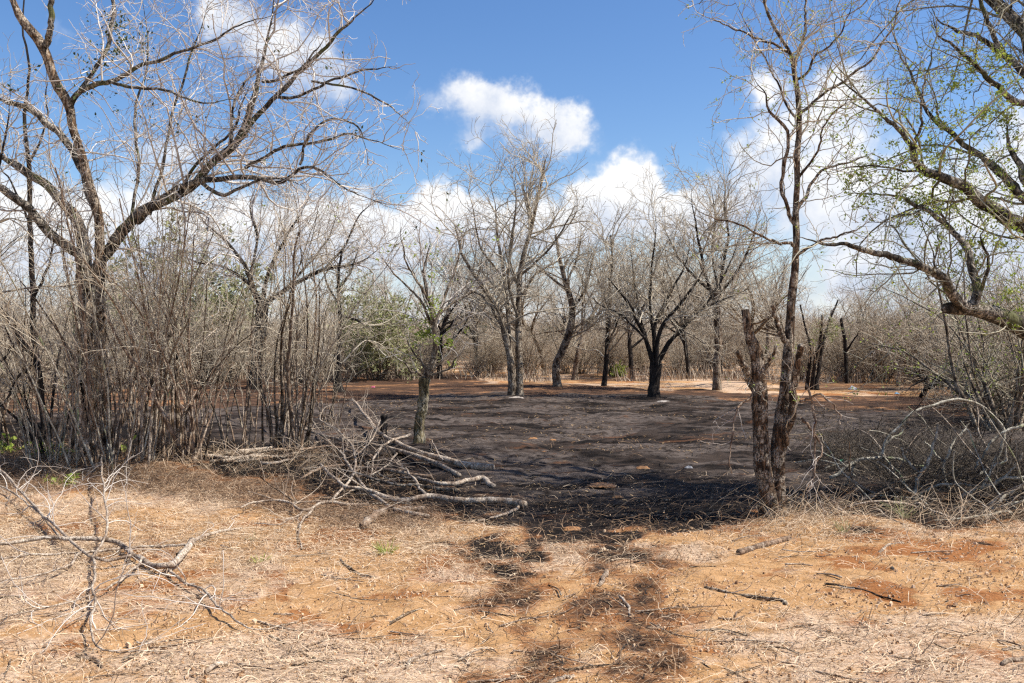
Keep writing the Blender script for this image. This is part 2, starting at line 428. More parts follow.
BRN = [[G(*p)[:2] for p in Q] for Q in ([(-200, 372), (300, 368), (430, 374), (480, 384), (560, 386), (700, 389), (800, 393), (1000, 402), (1100, 408), (1100, 425), (960, 414), (850, 405), (760, 398), (640, 394), (520, 393), (440, 392), (400, 396), (330, 402), (200, 408), (80, 412), (-200, 414)],)]
def brown(x, y):
    wp = fbm(x * .5, y * .35, 131, 5) - .5
    far = .62 * np.clip((y - 24) / 3, 0, 1) * np.clip((fbm(x * .3, y * .14, 171, 4) - .40) * 6, 0, 1)
    return np.maximum(far, 0) + (1 - far) * np.clip((poly_sd(x, y, BRN[0]) + wp * (1.0 + .20 * y)) / (.3 + .03 * y) + .5, 0, 1)

def ground_mat():
    m, nt, b = newmat('soil'); N = NT(nt)
    tc = N.node('ShaderNodeTexCoord').outputs['Object']
    at = N.node('ShaderNodeAttribute'); at.attribute_name = 'cover'
    se = N.node('ShaderNodeSeparateColor'); nt.links.new(at.outputs['Color'], se.inputs[0])
    ash0, mulch_shade, pal0 = se.outputs[0], se.outputs[1], se.outputs[2]
    nA = N.noise(tc, 1.1, 6, .6, .3); nB = N.noise(tc, 7, 6, .65, .2); nC = N.noise(tc, 38, 4, .7); nD = N.noise(tc, 110, 3, .7)
    v1 = N.vor(tc, 42); v2 = N.vor(tc, 16)
    orange = N.mix(N.ss(nB, .3, .7), (.345, .188, .078), (.50, .300, .145))
    orange = N.mix(N.ss(nA, .52, .58), orange, (.28, .115, .040))
    pale = N.mix(N.ss(nC, .35, .65), (.38, .26, .17), (.60, .45, .32))
    pf = N.math('MULTIPLY', N.ss(N.math('ADD', N.math('MULTIPLY', nB, .6), N.math('MULTIPLY', pal0, .6)), .50, .71), N.ss(nD, .25, .55))
    c = N.mix(pf, orange, pale)
    # specks: dark bits of litter and pale grit
    c = N.mix(N.math('MULTIPLY', N.ss(v1[0], .18, .08), N.ss(nC, .52, .64)), c, (.22, .11, .05))
    c = N.mix(N.math('MULTIPLY', N.ss(v2[0], .12, .05), .8), c, (.66, .52, .38))
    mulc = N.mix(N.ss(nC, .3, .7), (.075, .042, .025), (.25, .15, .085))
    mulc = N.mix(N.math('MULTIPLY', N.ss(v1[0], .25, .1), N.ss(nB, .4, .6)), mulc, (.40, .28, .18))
    c = N.mix(N.math('MULTIPLY', N.math('ADD', mulch_shade, N.math('MULTIPLY', N.math('SUBTRACT', nB, .5), 1.0)), mulch_shade, None, True), c, mulc)
    mpx = N.node('ShaderNodeMapping'); nt.links.new(tc, mpx.inputs[0]); mpx.inputs['Scale'].default_value = (.45, 1, 1)
    nS = N.noise(mpx.outputs[0], .9, 7, .62, .6); nS2 = N.noise(mpx.outputs[0], 3.1, 6, .65, .3)
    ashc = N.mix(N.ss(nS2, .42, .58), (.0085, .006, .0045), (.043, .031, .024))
    ashc = N.mix(N.math('MULTIPLY', N.math('MULTIPLY', N.ss(nS, .44, .56), N.ss(nB, .36, .56)), N.math('SUBTRACT', 1.0, mulch_shade)), ashc, (.105, .083, .069))
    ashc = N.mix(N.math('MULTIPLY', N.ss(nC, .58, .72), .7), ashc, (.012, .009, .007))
    ashc = N.mix(N.math('MULTIPLY', mulch_shade, N.math('ADD', .55, N.math('MULTIPLY', nB, .6)), None, True), ashc, (.009, .0065, .005))  # near-black soot plus painted shade under thicket, tangle and along the front band
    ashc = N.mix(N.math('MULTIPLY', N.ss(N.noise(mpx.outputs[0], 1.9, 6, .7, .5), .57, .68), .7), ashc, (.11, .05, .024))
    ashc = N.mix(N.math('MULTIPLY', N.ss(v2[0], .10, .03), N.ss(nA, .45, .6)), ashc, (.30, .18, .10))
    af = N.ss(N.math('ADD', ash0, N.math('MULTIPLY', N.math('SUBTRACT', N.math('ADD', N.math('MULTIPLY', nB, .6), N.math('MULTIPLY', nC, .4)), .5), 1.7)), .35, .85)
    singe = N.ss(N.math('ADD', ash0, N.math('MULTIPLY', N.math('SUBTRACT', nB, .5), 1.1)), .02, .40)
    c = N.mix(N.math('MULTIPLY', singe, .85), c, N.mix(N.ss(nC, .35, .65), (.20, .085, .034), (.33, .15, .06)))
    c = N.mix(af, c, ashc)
    brc = N.mix(N.ss(nS2, .32, .66), (.025, .016, .011), (.110, .060, .036))
    brc = N.mix(N.math('MULTIPLY', N.ss(nS, .52, .66), N.ss(nB, .35, .6)), brc, (.42, .21, .095))
    brc = N.mix(N.math('MULTIPLY', N.ss(nC, .55, .7), .6), brc, (.035, .022, .016))
    c = N.mix(N.ss(N.math('ADD', at.outputs['Alpha'], N.math('MULTIPLY', N.math('SUBTRACT', nS2, .5), 1.2)), .3, .75), c, brc)
    nt.links.new(c, b.inputs['Base Color']); b.inputs['Roughness'].default_value = .95; b.inputs['Specular IOR Level'].default_value = .1
    hgt = N.math('ADD', N.math('MULTIPLY', nB, .8), N.math('ADD', N.math('MULTIPLY', nC, .5), N.math('MULTIPLY', nD, .22)))
    N.bump(b, hgt, .9, .035)
    return m

def make_ground():
    ys = np.concatenate([np.arange(-6, 3.4, .4), np.arange(3.4, 13, .045), 13 * 1.008 ** np.arange(0, 200), ])
    ys = np.concatenate([ys, ys[-1] * 1.12 ** np.arange(1, 34)])
    xp = np.concatenate([np.arange(0, 7.5, .055), 7.5 * 1.03 ** np.arange(0, 60)]); xp = np.concatenate([xp, xp[-1] * 1.14 ** np.arange(1, 32)])
    xs = np.concatenate([-xp[:0:-1], xp])
    X, Y = np.meshgrid(xs, ys); Z = height(X, Y)
    near = np.clip((30 - Y) / 10, 0, 1) * np.clip((12 - abs(X)) / 3, 0, 1)
    Z = Z + near * np.clip((Y - 8) / 3, 0, 1) * (fbm(X * 1.6, Y * 1.9, 151, 4) - .5) * .16
    Z = Z + near * ((fbm(X * 6, Y * 6, 51, 4) - .5) * .045)
    ny, nx = X.shape; idx = np.arange(nx * ny).reshape(ny, nx)
    q = np.stack([idx[:-1, :-1], idx[:-1, 1:], idx[1:, 1:], idx[1:, :-1]], -1).reshape(-1, 4)
    t = Tubes().raw(np.stack([X, Y, Z], -1).reshape(-1, 3), q)
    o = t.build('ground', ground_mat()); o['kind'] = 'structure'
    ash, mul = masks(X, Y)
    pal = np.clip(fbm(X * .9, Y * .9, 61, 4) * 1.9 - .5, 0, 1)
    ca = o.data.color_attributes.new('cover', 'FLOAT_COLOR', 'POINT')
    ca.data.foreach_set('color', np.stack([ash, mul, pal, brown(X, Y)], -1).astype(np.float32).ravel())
make_ground()

# ------------------------------------------------------------------ trees traced limb by limb
FINE_NEAR = [dict(n=3.2, per_m=True, tmin=.08, ang=(30, 75), lr=(.25, .6), lmin=.25, lmax=1.5, rr=.5, rl=.010, rmin=.004, rmax=.016, K=9, wig=.25, trop=(0, 0, .03)),
             dict(n=5.0, per_m=True, tmin=.1, ang=(30, 75), lr=(.3, .6), lmin=.12, lmax=.7, rr=.55, rl=.009, rmin=.0026, rmax=.007, K=7, wig=.27, trop=(0, 0, .02), rtip=.0016),
             dict(n=4.5, per_m=True, tmin=.1, ang=(30, 70), lr=(.3, .6), lmin=.06, lmax=.3, rr=.6, rl=.009, rmin=.0018, rmax=.003, K=4, wig=.2, rtip=.0012)]

def traced_tree(name, base, label, cat, trunks, limbs, fine, m_trunk, m_limb, m_twig, foliage=None, group=None, sides=12, seed=0, twig_from='all', rough=.06, extra=None, lw=.78, tw=.88):
    g = np.random.default_rng(seed)
    root = thing(name, base, label, cat, group)
    for (p, r) in trunks:
        Tubes().tubes(p, r * tw, sides, rough, g).build('trunk', m_trunk, root, base)
    for (p, r) in limbs:
        if r[-1] > .0011: r = r * np.clip(np.linspace(1, 0, len(r)) / .35, .12, 1)
        Tubes().tubes(p, r * lw, max(6, sides - 4), rough * .6, g).build('limb', m_limb, root, base)
    limbs = [(p, r * lw) for p, r in limbs]
    src = list(limbs) + (list(trunks) if twig_from == 'all' else [])
    if extra: src = src + extra
    K = 26
    P = np.stack([spline(np.concatenate([p, r[:, None]], 1)[::max(1, len(p) // 14)], K) for p, r in src])
    lv = branch_out(P[:, :, :3], P[:, :, 3], fine, g)
    t = Tubes()
    for i, (pts, rad) in enumerate(lv): t.tubes(pts, rad, 5 if i == 0 and len(pts) < 800 else 3, 0, g)
    t.build('crown', m_twig, root, base)
    if foliage:
        mat, n, size, pick = foliage
        pts = lv[-1][0].reshape(-1, 3) if len(lv) == 1 else np.concatenate([lv[-1][0].reshape(-1, 3), lv[-2][0][:, 2:].reshape(-1, 3)])
        wgt = pick(pts) if pick else np.ones(len(pts)); wgt = np.maximum(wgt, 0); wgt = wgt / wgt.sum()
        ch = np.repeat(g.choice(len(pts), n // 4, p=wgt), 4); n = len(ch)
        Tubes().leaves(pts[ch] + g.normal(size=(n, 3)) * size * .7, size, g).build('foliage', mat, root, base)
    return root

def pickblobs(Y, *blobs):
    """weights that gather leaves round points of the crown: (px, py, radius px, weight)"""
    def f(p):
        w = np.full(len(p), .006)
        for (px, py, r, k) in blobs:
            c = W(px, py, Y); R = r * Y / F
            w += k * np.exp(-((p - c) ** 2 * [1, .35, 1]).sum(1) / R ** 2)
        return w
    return f

# --- the twin-trunked tree at the edge of the burnt patch
Yt = 8.0; bt = G(775, 518)
tr = [cut_end(*trace([(773, 524, 36), (769, 495, 27), (762, 455, 23), (759, 398, 21), (757, 358, 18), (748, 334, 14), (745, 310, 11)], Yt, Yt - .1, 30, wob=.006)),
      trace([(778, 524, 34), (777, 486, 25), (780, 438, 21), (785, 394, 18), (789, 345, 14), (791, 306, 11.5), (794, 275, 10), (796, 240, 9), (795, 213, 8.5), (797, 171, 8), (798, 114, 7.5), (793, 68, 6), (788, 53, 5), (769, 19, 4), (758, -14, 3), (750, -50, 2)], Yt, Yt + .2, 60, wob=.007)]
lm = [cut_end(*trace([(755, 392, 9), (746, 372, 9), (741, 362, 8), (738, 352, 8)], Yt, Yt - .25)),
      trace([(759, 378, 7), (766, 366, 6), (773, 354, 5), (776, 340, 3)], Yt, Yt - .2),
      cut_end(*trace([(783, 448, 12), (789, 425, 12), (795, 394, 11), (799, 365, 10), (801, 345, 10)], Yt, Yt - .3)),
      cut_end(*trace([(786, 345, 9), (779, 326, 7), (773, 306, 6)], Yt, Yt - .15)),
      trace([(795, 66, 5), (800, 45, 4), (804, 23, 3.4), (807, -5, 2.5), (812, -50, 1.6)], Yt + .2, Yt + .5),
      trace([(798, 114, 5), (815, 102, 4), (844, 80, 3.6), (870, 58, 3.2), (882, 46, 3), (893, 23, 2.6), (900, -5, 2), (905, -40, 1.4)], Yt + .2, Yt + .6, 34),
      trace([(794, 224, 6), (786, 198, 5), (783, 167, 5), (788, 133, 4.6), (771, 114, 4), (762, 95, 3), (752, 76, 2), (744, 55, 1.5)], Yt + .1, Yt - .3, 34),
      trace([(796, 213, 5.5), (805, 198, 5), (813, 183, 4.2), (832, 167, 3.4), (855, 160, 2.8), (880, 150, 1.8)], Yt + .1, Yt + .7),
      trace([(796, 258, 5), (806, 250, 4.4), (820, 240, 3.6), (850, 233, 2.6), (875, 222, 1.6)], Yt, Yt - .5),
      trace([(793, 246, 5), (780, 243, 4), (767, 238, 3.4), (737, 225, 2.8), (703, 213, 2.2), (680, 194, 1.6)], Yt, Yt - .6, 34),
      trace([(788, 53, 4), (760, 40, 3), (735, 28, 2.2), (705, 18, 1.8), (690, 2, 1.4)], Yt + .2, Yt - .3),
      trace([(798, 120, 4), (780, 90, 2.8), (765, 60, 2.2), (745, 25, 1.8), (730, -10, 1.3)], Yt + .2, Yt + .7),
      trace([(797, 180, 4), (816, 150, 3), (826, 120, 2.4), (848, 100, 2), (862, 70, 1.4)], Yt + .2, Yt - .4),
      trace([(797, 80, 4), (818, 55, 3), (838, 38, 2.4), (850, 8, 1.8), (858, -20, 1.3)], Yt + .2, Yt - .2)]
FT = [dict(FINE_NEAR[0], n=8.0, rmax=.009, tmin=.08, lr=(.3,.7)), dict(FINE_NEAR[1], n=6.5), dict(FINE_NEAR[2], n=3.5)]
traced_tree('twin_trunk_tree', bt, 'bare twin-trunked tree with lopped stubs at the near edge of the burnt ground', 'tree', tr, lm, FT, M['bark_rough'], M['bark_rough'], M['twig_grey'],
            (M['leaf_lime'], 1500, .022, None), sides=14, seed=101, twig_from='limbs', extra=[(tr[1][0][32:], tr[1][1][32:] * .6)], rough=.12, tw=.72, lw=.70)

# --- the budding tree that leans in from the side, its trunk out of the picture
Yr = 8.6; br = np.array([6.05, 8.9, float(height(6.05, 8.9))])
tr = [(lambda S: (S[:, :3], S[:, 3]))(spline([[6.05, 8.9, -.05, .30], [5.95, 8.8, .6, .24], [5.75, 8.75, 1.2, .21], [5.65, 8.7, 2.0, .19], [5.55, 8.8, 2.8, .16], [5.5, 8.9, 3.6, .13], [5.6, 9.0, 4.4, .09], [5.7, 9.1, 5.3, .05]], 40))]
c0 = (5.85, 8.78)
def px_of(x, y, z): return (CX + x * F / y, HY - (z - CAMZ) * F / y)
lm = [cut_end(*trace([(1106, 372, 34), (1062, 352, 32), (1024, 328, 29), (1000, 316, 27), (975, 309, 24), (958, 308, 20), (946, 310, 16)], 8.75, 8.2, 30, wob=.008)),
      trace([(966, 309, 19), (957, 299, 17), (950, 288, 15), (942, 278, 14), (923, 267, 12), (901, 260, 10.5), (878, 254, 9), (853, 247, 7), (820, 243, 5), (795, 238, 3), (770, 243, 1.6)], 8.25, 7.4, 44),
      trace([(972, 310, 15), (976, 284, 13), (970, 261, 11), (965, 247, 10), (956, 236, 8.5), (940, 220, 7.5), (915, 203, 6), (895, 196, 5), (862, 193, 3.4), (837, 197, 2.2)], 8.25, 8.9, 40),
      trace([(1082, 262, 26), (1050, 238, 25), (1024, 225, 22), (1001, 215, 20), (981, 200, 18), (967, 186, 16), (942, 178, 14), (923, 172, 12), (912, 158, 9), (909, 145, 8), (897, 130, 7), (883, 117, 6.4), (867, 103, 5.6), (848, 87, 4.6), (834, 73, 3.8), (820, 58, 2.8), (800, 42, 2)], 8.7, 8.0, 60),
      trace([(1060, 225, 15), (1024, 196, 13), (1000, 176, 11), (984, 160, 9), (965, 145, 8), (944, 129, 7), (930, 115, 6), (921, 98, 5), (909, 73, 4.2), (900, 58, 3.4), (890, 30, 2.4), (885, -5, 1.6)], 8.8, 9.4, 44),
      trace([(1066, 128, 14), (1040, 108, 12), (1024, 104, 10.5), (1012, 101, 9.5), (1000, 89, 8), (984, 77, 7), (965, 59, 6), (949, 45, 5), (935, 30, 4), (925, -5, 3)], 8.8, 8.3, 40),
      trace([(1066, 120, 14), (1040, 92, 12), (1024, 75, 10.5), (1012, 61, 10), (1000, 53, 9), (982, 42, 7.4), (970, 35, 6.2), (951, 30, 5), (937, 19, 4), (922, -10, 2.6)], 8.8, 9.5, 40),
      trace([(1001, 54, 8), (993, 35, 7), (985, 19, 6.4), (979, -2, 5.4), (974, -40, 3)], 9.2, 9.2),
      trace([(1040, 215, 12), (1024, 180, 12), (1019, 165, 9), (1008, 140, 6), (1004, 110, 3)], 8.8, 9.0),
      trace([(977, 300, 6), (985, 275, 5), (988, 258, 4), (982, 240, 3), (990, 215, 2)], 8.25, 8.0),
      trace([(912, 160, 5), (915, 140, 4.4), (920, 120, 4), (922, 100, 3.2), (930, 60, 2.4), (938, 20, 1.8)], 8.3, 8.0),
      trace([(945, 222, 4), (932, 208, 3.2), (912, 214, 2.6), (884, 222, 2), (850, 224, 1.4)], 8.6, 8.2),
      trace([(925, 172, 4), (900, 170, 3.2), (870, 166, 2.6), (840, 170, 2), (812, 182, 1.4)], 8.4, 8.0),
      trace([(942, 280, 4), (935, 262, 3), (940, 240, 2.2), (930, 225, 1.6)], 8.1, 7.9),
      trace([(1070, 180, 14), (1045, 140, 10), (1022, 40, 7), (1010, 10, 5), (1004, -40, 3)], 8.9, 9.4)]
def free(pts, K=30): S = spline(pts, K); return S[:, :3], S[:, 3]
lm += [free(q) for q in ([[5.6, 9.0, 4.3, .10], [4.9, 9.6, 5.5, .085], [3.9, 10.2, 6.4, .065], [2.6, 10.8, 6.9, .045], [1.6, 11.4, 7.2, .02]],
                         [[5.6, 9.0, 4.2, .09], [5.2, 8.6, 5.4, .075], [4.3, 8.7, 6.2, .055], [3.2, 8.9, 6.6, .04], [2.2, 9.3, 7.0, .02]],
                         [[5.6, 9.0, 4.4, .10], [5.5, 9.8, 5.8, .08], [4.9, 11.0, 7.0, .06], [3.9, 12.3, 7.6, .04], [2.9, 13.2, 7.9, .02]],
                         [[5.65, 9.1, 5.0, .08], [6.0, 9.9, 6.4, .065], [5.8, 10.8, 7.6, .045], [5.2, 11.8, 8.4, .02]],
                         [[4.9, 9.6, 5.5, .05], [4.6, 9.4, 6.6, .04], [4.0, 9.6, 7.6, .03], [3.2, 10.2, 8.2, .015]],
                         [[3.9, 10.2, 6.4, .05], [3.0, 10.0, 7.2, .035], [1.9, 10.1, 7.8, .015]],
                         [[5.6, 9.0, 4.4, .08], [6.4, 8.6, 5.6, .06], [6.9, 8.9, 7.0, .04], [6.6, 9.5, 8.0, .02]])]
FR = [dict(FINE_NEAR[0], n=7.0, lmax=1.5), dict(FINE_NEAR[1], n=6.5), dict(FINE_NEAR[2], n=3.5)]
traced_tree('budding_tree', br, 'low-limbed tree coming into lime-green leaf, its long arching limb reaching over the scrub', 'tree', tr, lm, FR, M['bark_limb'], M['bark_limb'], M['twig_green'],
            (M['leaf_lime'], 8500, .032, pickblobs(8.6, (900, 100, 140, .02), (975, 95, 30, 1.2), (985, 115, 30, 1), (1000, 270, 28, 1.3), (950, 215, 30, .8), (880, 160, 50, .5), (1000, 150, 60, .5), (1010, 300, 18, .9), (965, 250, 14, 1))), sides=14, seed=202, twig_from='limbs', lw=.68)

# --- the big many-limbed tree in the near thicket
Yl = 11.5; bl = G(97, 463)
tr = [trace([(97, 468, 24), (96, 440, 17), (95, 405, 15), (90, 357, 14), (86, 308, 14), (85, 280, 14), (86, 262, 13), (84, 242, 12), (76, 216, 10), (62, 202, 8)], Yl, Yl + .25, 40),
      trace([(104, 466, 16), (106, 420, 10), (104, 370, 9), (100, 320, 9), (99, 280, 9), (100, 254, 9.5), (99, 210, 8.5), (87, 170, 8), (80, 145, 7.4), (74, 127, 8), (68, 102, 9), (59, 86, 9), (51, 68, 9), (44, 49, 9.5), (35, 35, 9), (22, 20, 8), (16, 4, 6), (8, -30, 4)], Yl - .1, Yl - .8, 60)]
lm = [trace([(88, 275, 13), (80, 256, 12), (70, 249, 11), (50, 232, 9.5), (32, 212, 9), (15, 197, 8.4), (0, 187, 8), (-40, 165, 6), (-80, 120, 3)], Yl, Yl - .9, 34),
      trace([(87, 275, 11), (86, 258, 11), (84, 240, 10.5), (79, 222, 10.3), (62, 202, 10), (45, 185, 9), (27, 172, 8.4), (12, 162, 8), (0, 155, 7), (-40, 135, 5)], Yl, Yl + .9, 34),
      trace([(46, 47, 7), (49, 38, 6.6), (53, 25, 6), (53, 0, 5.4), (55, -40, 3)], Yl - .7, Yl - .9),
      trace([(71, 108, 6), (80, 92, 6), (92, 86, 5.6), (110, 82, 5), (127, 75, 4.6), (143, 65, 4), (164, 59, 3.4), (180, 53, 3), (212, 40, 2.6), (240, 26, 2.2), (267, 17, 2), (293, 10, 1.7), (304, 3, 1.2)], Yl - .7, Yl - 1.6, 50),
      trace([(82, 90, 5), (98, 67, 4.4), (110, 41, 4), (114, 10, 4), (110, -10, 3), (112, -50, 2)], Yl - .8, Yl - .4),
      trace([(112, 82, 3.6), (125, 86, 3.4), (147, 89, 3), (170, 90, 2.6), (180, 96, 2.4), (205, 103, 2), (232, 100, 1.6), (250, 97, 1.2)], Yl - 1, Yl - 1.5, 34),
      trace([(98, 215, 9), (82, 170, 8), (62, 137, 7.6), (45, 122, 7), (38, 114, 6.6), (18, 105, 6), (0, 99, 5.4), (-40, 85, 3)], Yl - .2, Yl + .3, 36),
      trace([(92, 285, 12), (101, 262, 12), (112, 245, 12), (126, 228, 12), (141, 213, 11), (171, 198, 10), (198, 179, 9), (221, 156, 8.4), (240, 137, 8), (251, 110, 7), (259, 80, 6), (267, 46, 5.2), (275, 0, 4.4), (282, -40, 3)], Yl, Yl - 1.2, 56),
      trace([(238, 140, 6), (263, 110, 5.4), (289, 84, 4.8), (312, 61, 4.2), (335, 38, 3.6), (350, 23, 3), (375, -2, 2.2), (400, -30, 1.4)], Yl - 1, Yl - 1.8, 40),
      trace([(138, 222, 7), (160, 200, 7), (183, 187, 6.4), (228, 177, 5.6), (256, 178, 5), (283, 183, 4), (302, 168, 3.2), (321, 170, 2.8), (344, 187, 2.4), (370, 200, 2), (388, 208, 1.7), (424, 210, 1.2)], Yl - .2, Yl - 2.2, 56),
      trace([(263, 82, 3.4), (282, 78, 3), (300, 70, 2.6), (312, 58, 2.2), (330, 25, 1.6)], Yl - 1.1, Yl - 1.6),
      trace([(275, 98, 3.4), (300, 96, 3), (330, 82, 2.6), (360, 71, 2.2), (385, 68, 1.8), (410, 75, 1.3)], Yl - 1.3, Yl - 2, 34),
      trace([(312, 82, 2.6), (345, 86, 2.2), (380, 100, 1.9), (400, 115, 1.6), (420, 135, 1.2)], Yl - 1.6, Yl - 2.2),
      trace([(232, 150, 3.6), (232, 120, 3), (240, 92, 2.6), (258, 68, 2), (255, 52, 1.4)], Yl - .9, Yl - .5),
      trace([(246, 168, 4), (262, 158, 3.6), (290, 146, 3.2), (322, 142, 2.8), (350, 135, 2.2), (385, 146, 1.8), (418, 150, 1.3)], Yl - 1, Yl - 1.9, 36),
      trace([(300, 165, 3), (310, 135, 2.6), (325, 120, 2.4), (350, 122, 2.2), (365, 140, 1.8), (368, 165, 1.4)], Yl - 1.5, Yl - 1.9),
      trace([(150, 215, 4), (165, 160, 3), (175, 110, 2.6), (190, 60, 2.2), (205, 20, 1.8), (215, -20, 1.2)], Yl - .3, Yl + .3),
      trace([(130, 225, 3.6), (140, 170, 3), (135, 120, 2.6), (148, 70, 2.2), (146, 20, 1.8), (140, -20, 1.2)], Yl - .2, Yl + .4),
      trace([(183, 186, 3.6), (200, 160, 3), (235, 128, 2.6), (240, 105, 2.2), (255, 75, 1.6)], Yl - .5, Yl - .9),
      trace([(200, 181, 4.6), (222, 195, 4), (243, 188, 3.2), (268, 178, 2.4), (300, 185, 1.6), (312, 205, 1.2)], Yl - .6, Yl - 1.6)]
FL = [dict(FINE_NEAR[0], n=6.5, lmax=2.2, rmin=.006), dict(FINE_NEAR[1], n=5.5, rmin=.0034, rtip=.002), dict(FINE_NEAR[2], n=3.6, rmin=.0026, rtip=.0018)]
traced_tree('spreading_tree', bl, 'big brown-barked tree with many long bare limbs rising out of the near thicket', 'tree', tr, lm, FL, M['bark_brown'], M['bark_limb'], M['twig_pale'],
            (M['leaf_dark'], 560, .045, pickblobs(Yl - .8, (85, 70, 20, 1), (25, 70, 24, .7), (118, 40, 22, .9), (70, 75, 14, .6), (100, 110, 14, .3))), sides=14, seed=303, twig_from='limbs', rough=.09, lw=.95, tw=1.02)

# --- two slim trees at the margin of the picture beside it
b1 = G(44, 452)
traced_tree('slim_tree', b1, 'slim dark-stemmed sapling standing close beside the big many-limbed tree', 'tree',
            [trace([(44, 455, 9), (40, 400, 7), (35, 340, 6.4), (32, 284, 6), (31, 227, 5.6), (30, 170, 5), (27, 145, 4.4), (25, 110, 3.6), (30, 70, 2.8), (24, 20, 2), (26, -20, 1.4)], 12.5, 12.3, 44)],
            [trace([(33, 300, 4), (48, 270, 3), (55, 235, 2.4), (70, 200, 1.6)], 12.4, 12.0), trace([(31, 230, 4), (20, 200, 3), (8, 180, 2.2), (-10, 150, 1.4)], 12.4, 12.8), trace([(29, 165, 3.6), (42, 140, 2.8), (48, 105, 2), (46, 60, 1.4)], 12.3, 12.5)],
            FL, M['bark_dark'], M['bark_dark'], M['twig_grey'], seed=304, sides=8, twig_from='limbs')
b1 = np.array([-7.0, 11.0, float(height(-7, 11.0))])
traced_tree('leaning_tree', b1, 'dark leaning trunk cut by the edge of the photo, sagging towards the thicket', 'tree',
            [trace([(-52, 470, 18), (-50, 400, 14), (-40, 340, 12), (-20, 300, 10), (0, 308, 8), (19, 340, 7.4), (35, 360, 6.6), (40, 382, 5), (44, 405, 3)], 11.0, 10.8, 44)],
            [trace([(-40, 345, 8), (-28, 260, 6), (-10, 200, 4), (8, 130, 3), (12, 60, 2)], 11.0, 11.3), trace([(19, 340, 4), (2, 360, 3.4), (-20, 380, 2.4)], 10.9, 10.7), trace([(36, 362, 4), (20, 376, 3.4), (5, 400, 3), (-10, 420, 2)], 10.8, 10.5)],
            FL, M['bark_dark'], M['bark_dark'], M['twig_grey'], seed=305, sides=10, twig_from='limbs')

# --- trees standing in and round the clearing
def mid_levels(k=1.0, droop=.03, rmin=.0055):
    return [dict(n=3.2 * k, per_m=True, tmin=.2, ang=(25, 60), lr=(.35, .75), lmin=.5, lmax=2.4, rr=.6, rl=.012, rmin=.009, rmax=.03, K=9, wig=.20, trop=(0, 0, droop)),
            dict(n=3.8 * k, per_m=True, tmin=.12, ang=(25, 65), lr=(.35, .7), lmin=.3, lmax=1.2, rr=.6, rl=.010, rmin=rmin, rmax=.012, K=6, wig=.22, trop=(0, 0, droop), rtip=.004),
            dict(n=3.7 * k, per_m=True, tmin=.1, ang=(25, 65), lr=(.4, .8), lmin=.18, lmax=.6, rr=.6, rl=.010, rmin=rmin * .7, rmax=.007, K=4, wig=.16, trop=(0, 0, droop), rtip=.003)]

b = G(256, 388)
traced_tree('umbrella_tree', b, 'stout black-trunked tree with a wide flat bare crown, behind the stem clumps', 'tree',
            [trace([(252, 391, 17), (255, 370, 13), (258, 345, 13), (260, 325, 13), (262, 305, 13)], 27.6, 27.6, 24)],
            [trace([(261, 308, 9), (254, 289, 8), (244, 264, 6), (225, 240, 4), (205, 222, 3), (190, 195, 2)], 27.6, 26.5), trace([(263, 306, 9), (286, 289, 7), (324, 270, 6), (360, 262, 4), (390, 240, 2.4)], 27.6, 28),
             trace([(262, 306, 8), (268, 275, 6), (282, 245, 4.4), (300, 215, 3), (315, 190, 2)], 27.6, 26.8), trace([(261, 308, 7), (250, 280, 5), (258, 240, 4), (250, 205, 3), (262, 175, 2)], 27.6, 28.6),
             trace([(324, 270, 4), (345, 245, 3.4), (360, 215, 2.4), (385, 195, 1.6)], 28, 27.4), trace([(286, 289, 4), (310, 262, 3.4), (330, 235, 2.6), (340, 200, 1.8)], 27.6, 29), trace([(252, 285, 5), (225, 268, 4), (196, 262, 3), (172, 250, 2)], 27.5, 28.2)],
            mid_levels(1.25, .0), M['bark_dark'], M['bark_dark'], M['twig_pale'], (M['leaf_lime'], 40, .12, pickblobs(27.5, (260, 303, 5, 5))), seed=401, twig_from='limbs', sides=12, lw=.66)

b = G(420, 446)
T420 = [dict(n=4.4, per_m=True, tmin=.2, ang=(25, 70), lr=(.35, .75), lmin=.3, lmax=1.4, rr=.55, rl=.011, rmin=.006, rmax=.02, K=8, wig=.15, trop=(0, 0, .03)),
        dict(n=4.2, per_m=True, tmin=.1, ang=(25, 65), lr=(.35, .7), lmin=.2, lmax=.8, rr=.6, rl=.010, rmin=.004, rmax=.008, K=6, wig=.17, trop=(0, 0, .02), rtip=.0025),
        dict(n=4.0, per_m=True, tmin=.1, ang=(25, 65), lr=(.4, .8), lmin=.1, lmax=.4, rr=.6, rl=.010, rmin=.003, rmax=.005, K=4, wig=.17, rtip=.002)]
pale_tangle = [trace([(426, 378, 5), (417, 374, 4), (407, 366, 3), (398, 352, 2)], 13.3, 12.9), trace([(428, 376, 4), (440, 372, 3.4), (452, 366, 3), (462, 350, 2)], 13.3, 13.0), trace([(427, 376, 4), (420, 360, 3), (408, 345, 2.4), (404, 325, 1.6)], 13.3, 13.4), trace([(430, 372, 4), (446, 355, 3), (455, 335, 2.4), (458, 315, 1.6)], 13.3, 13.6)]
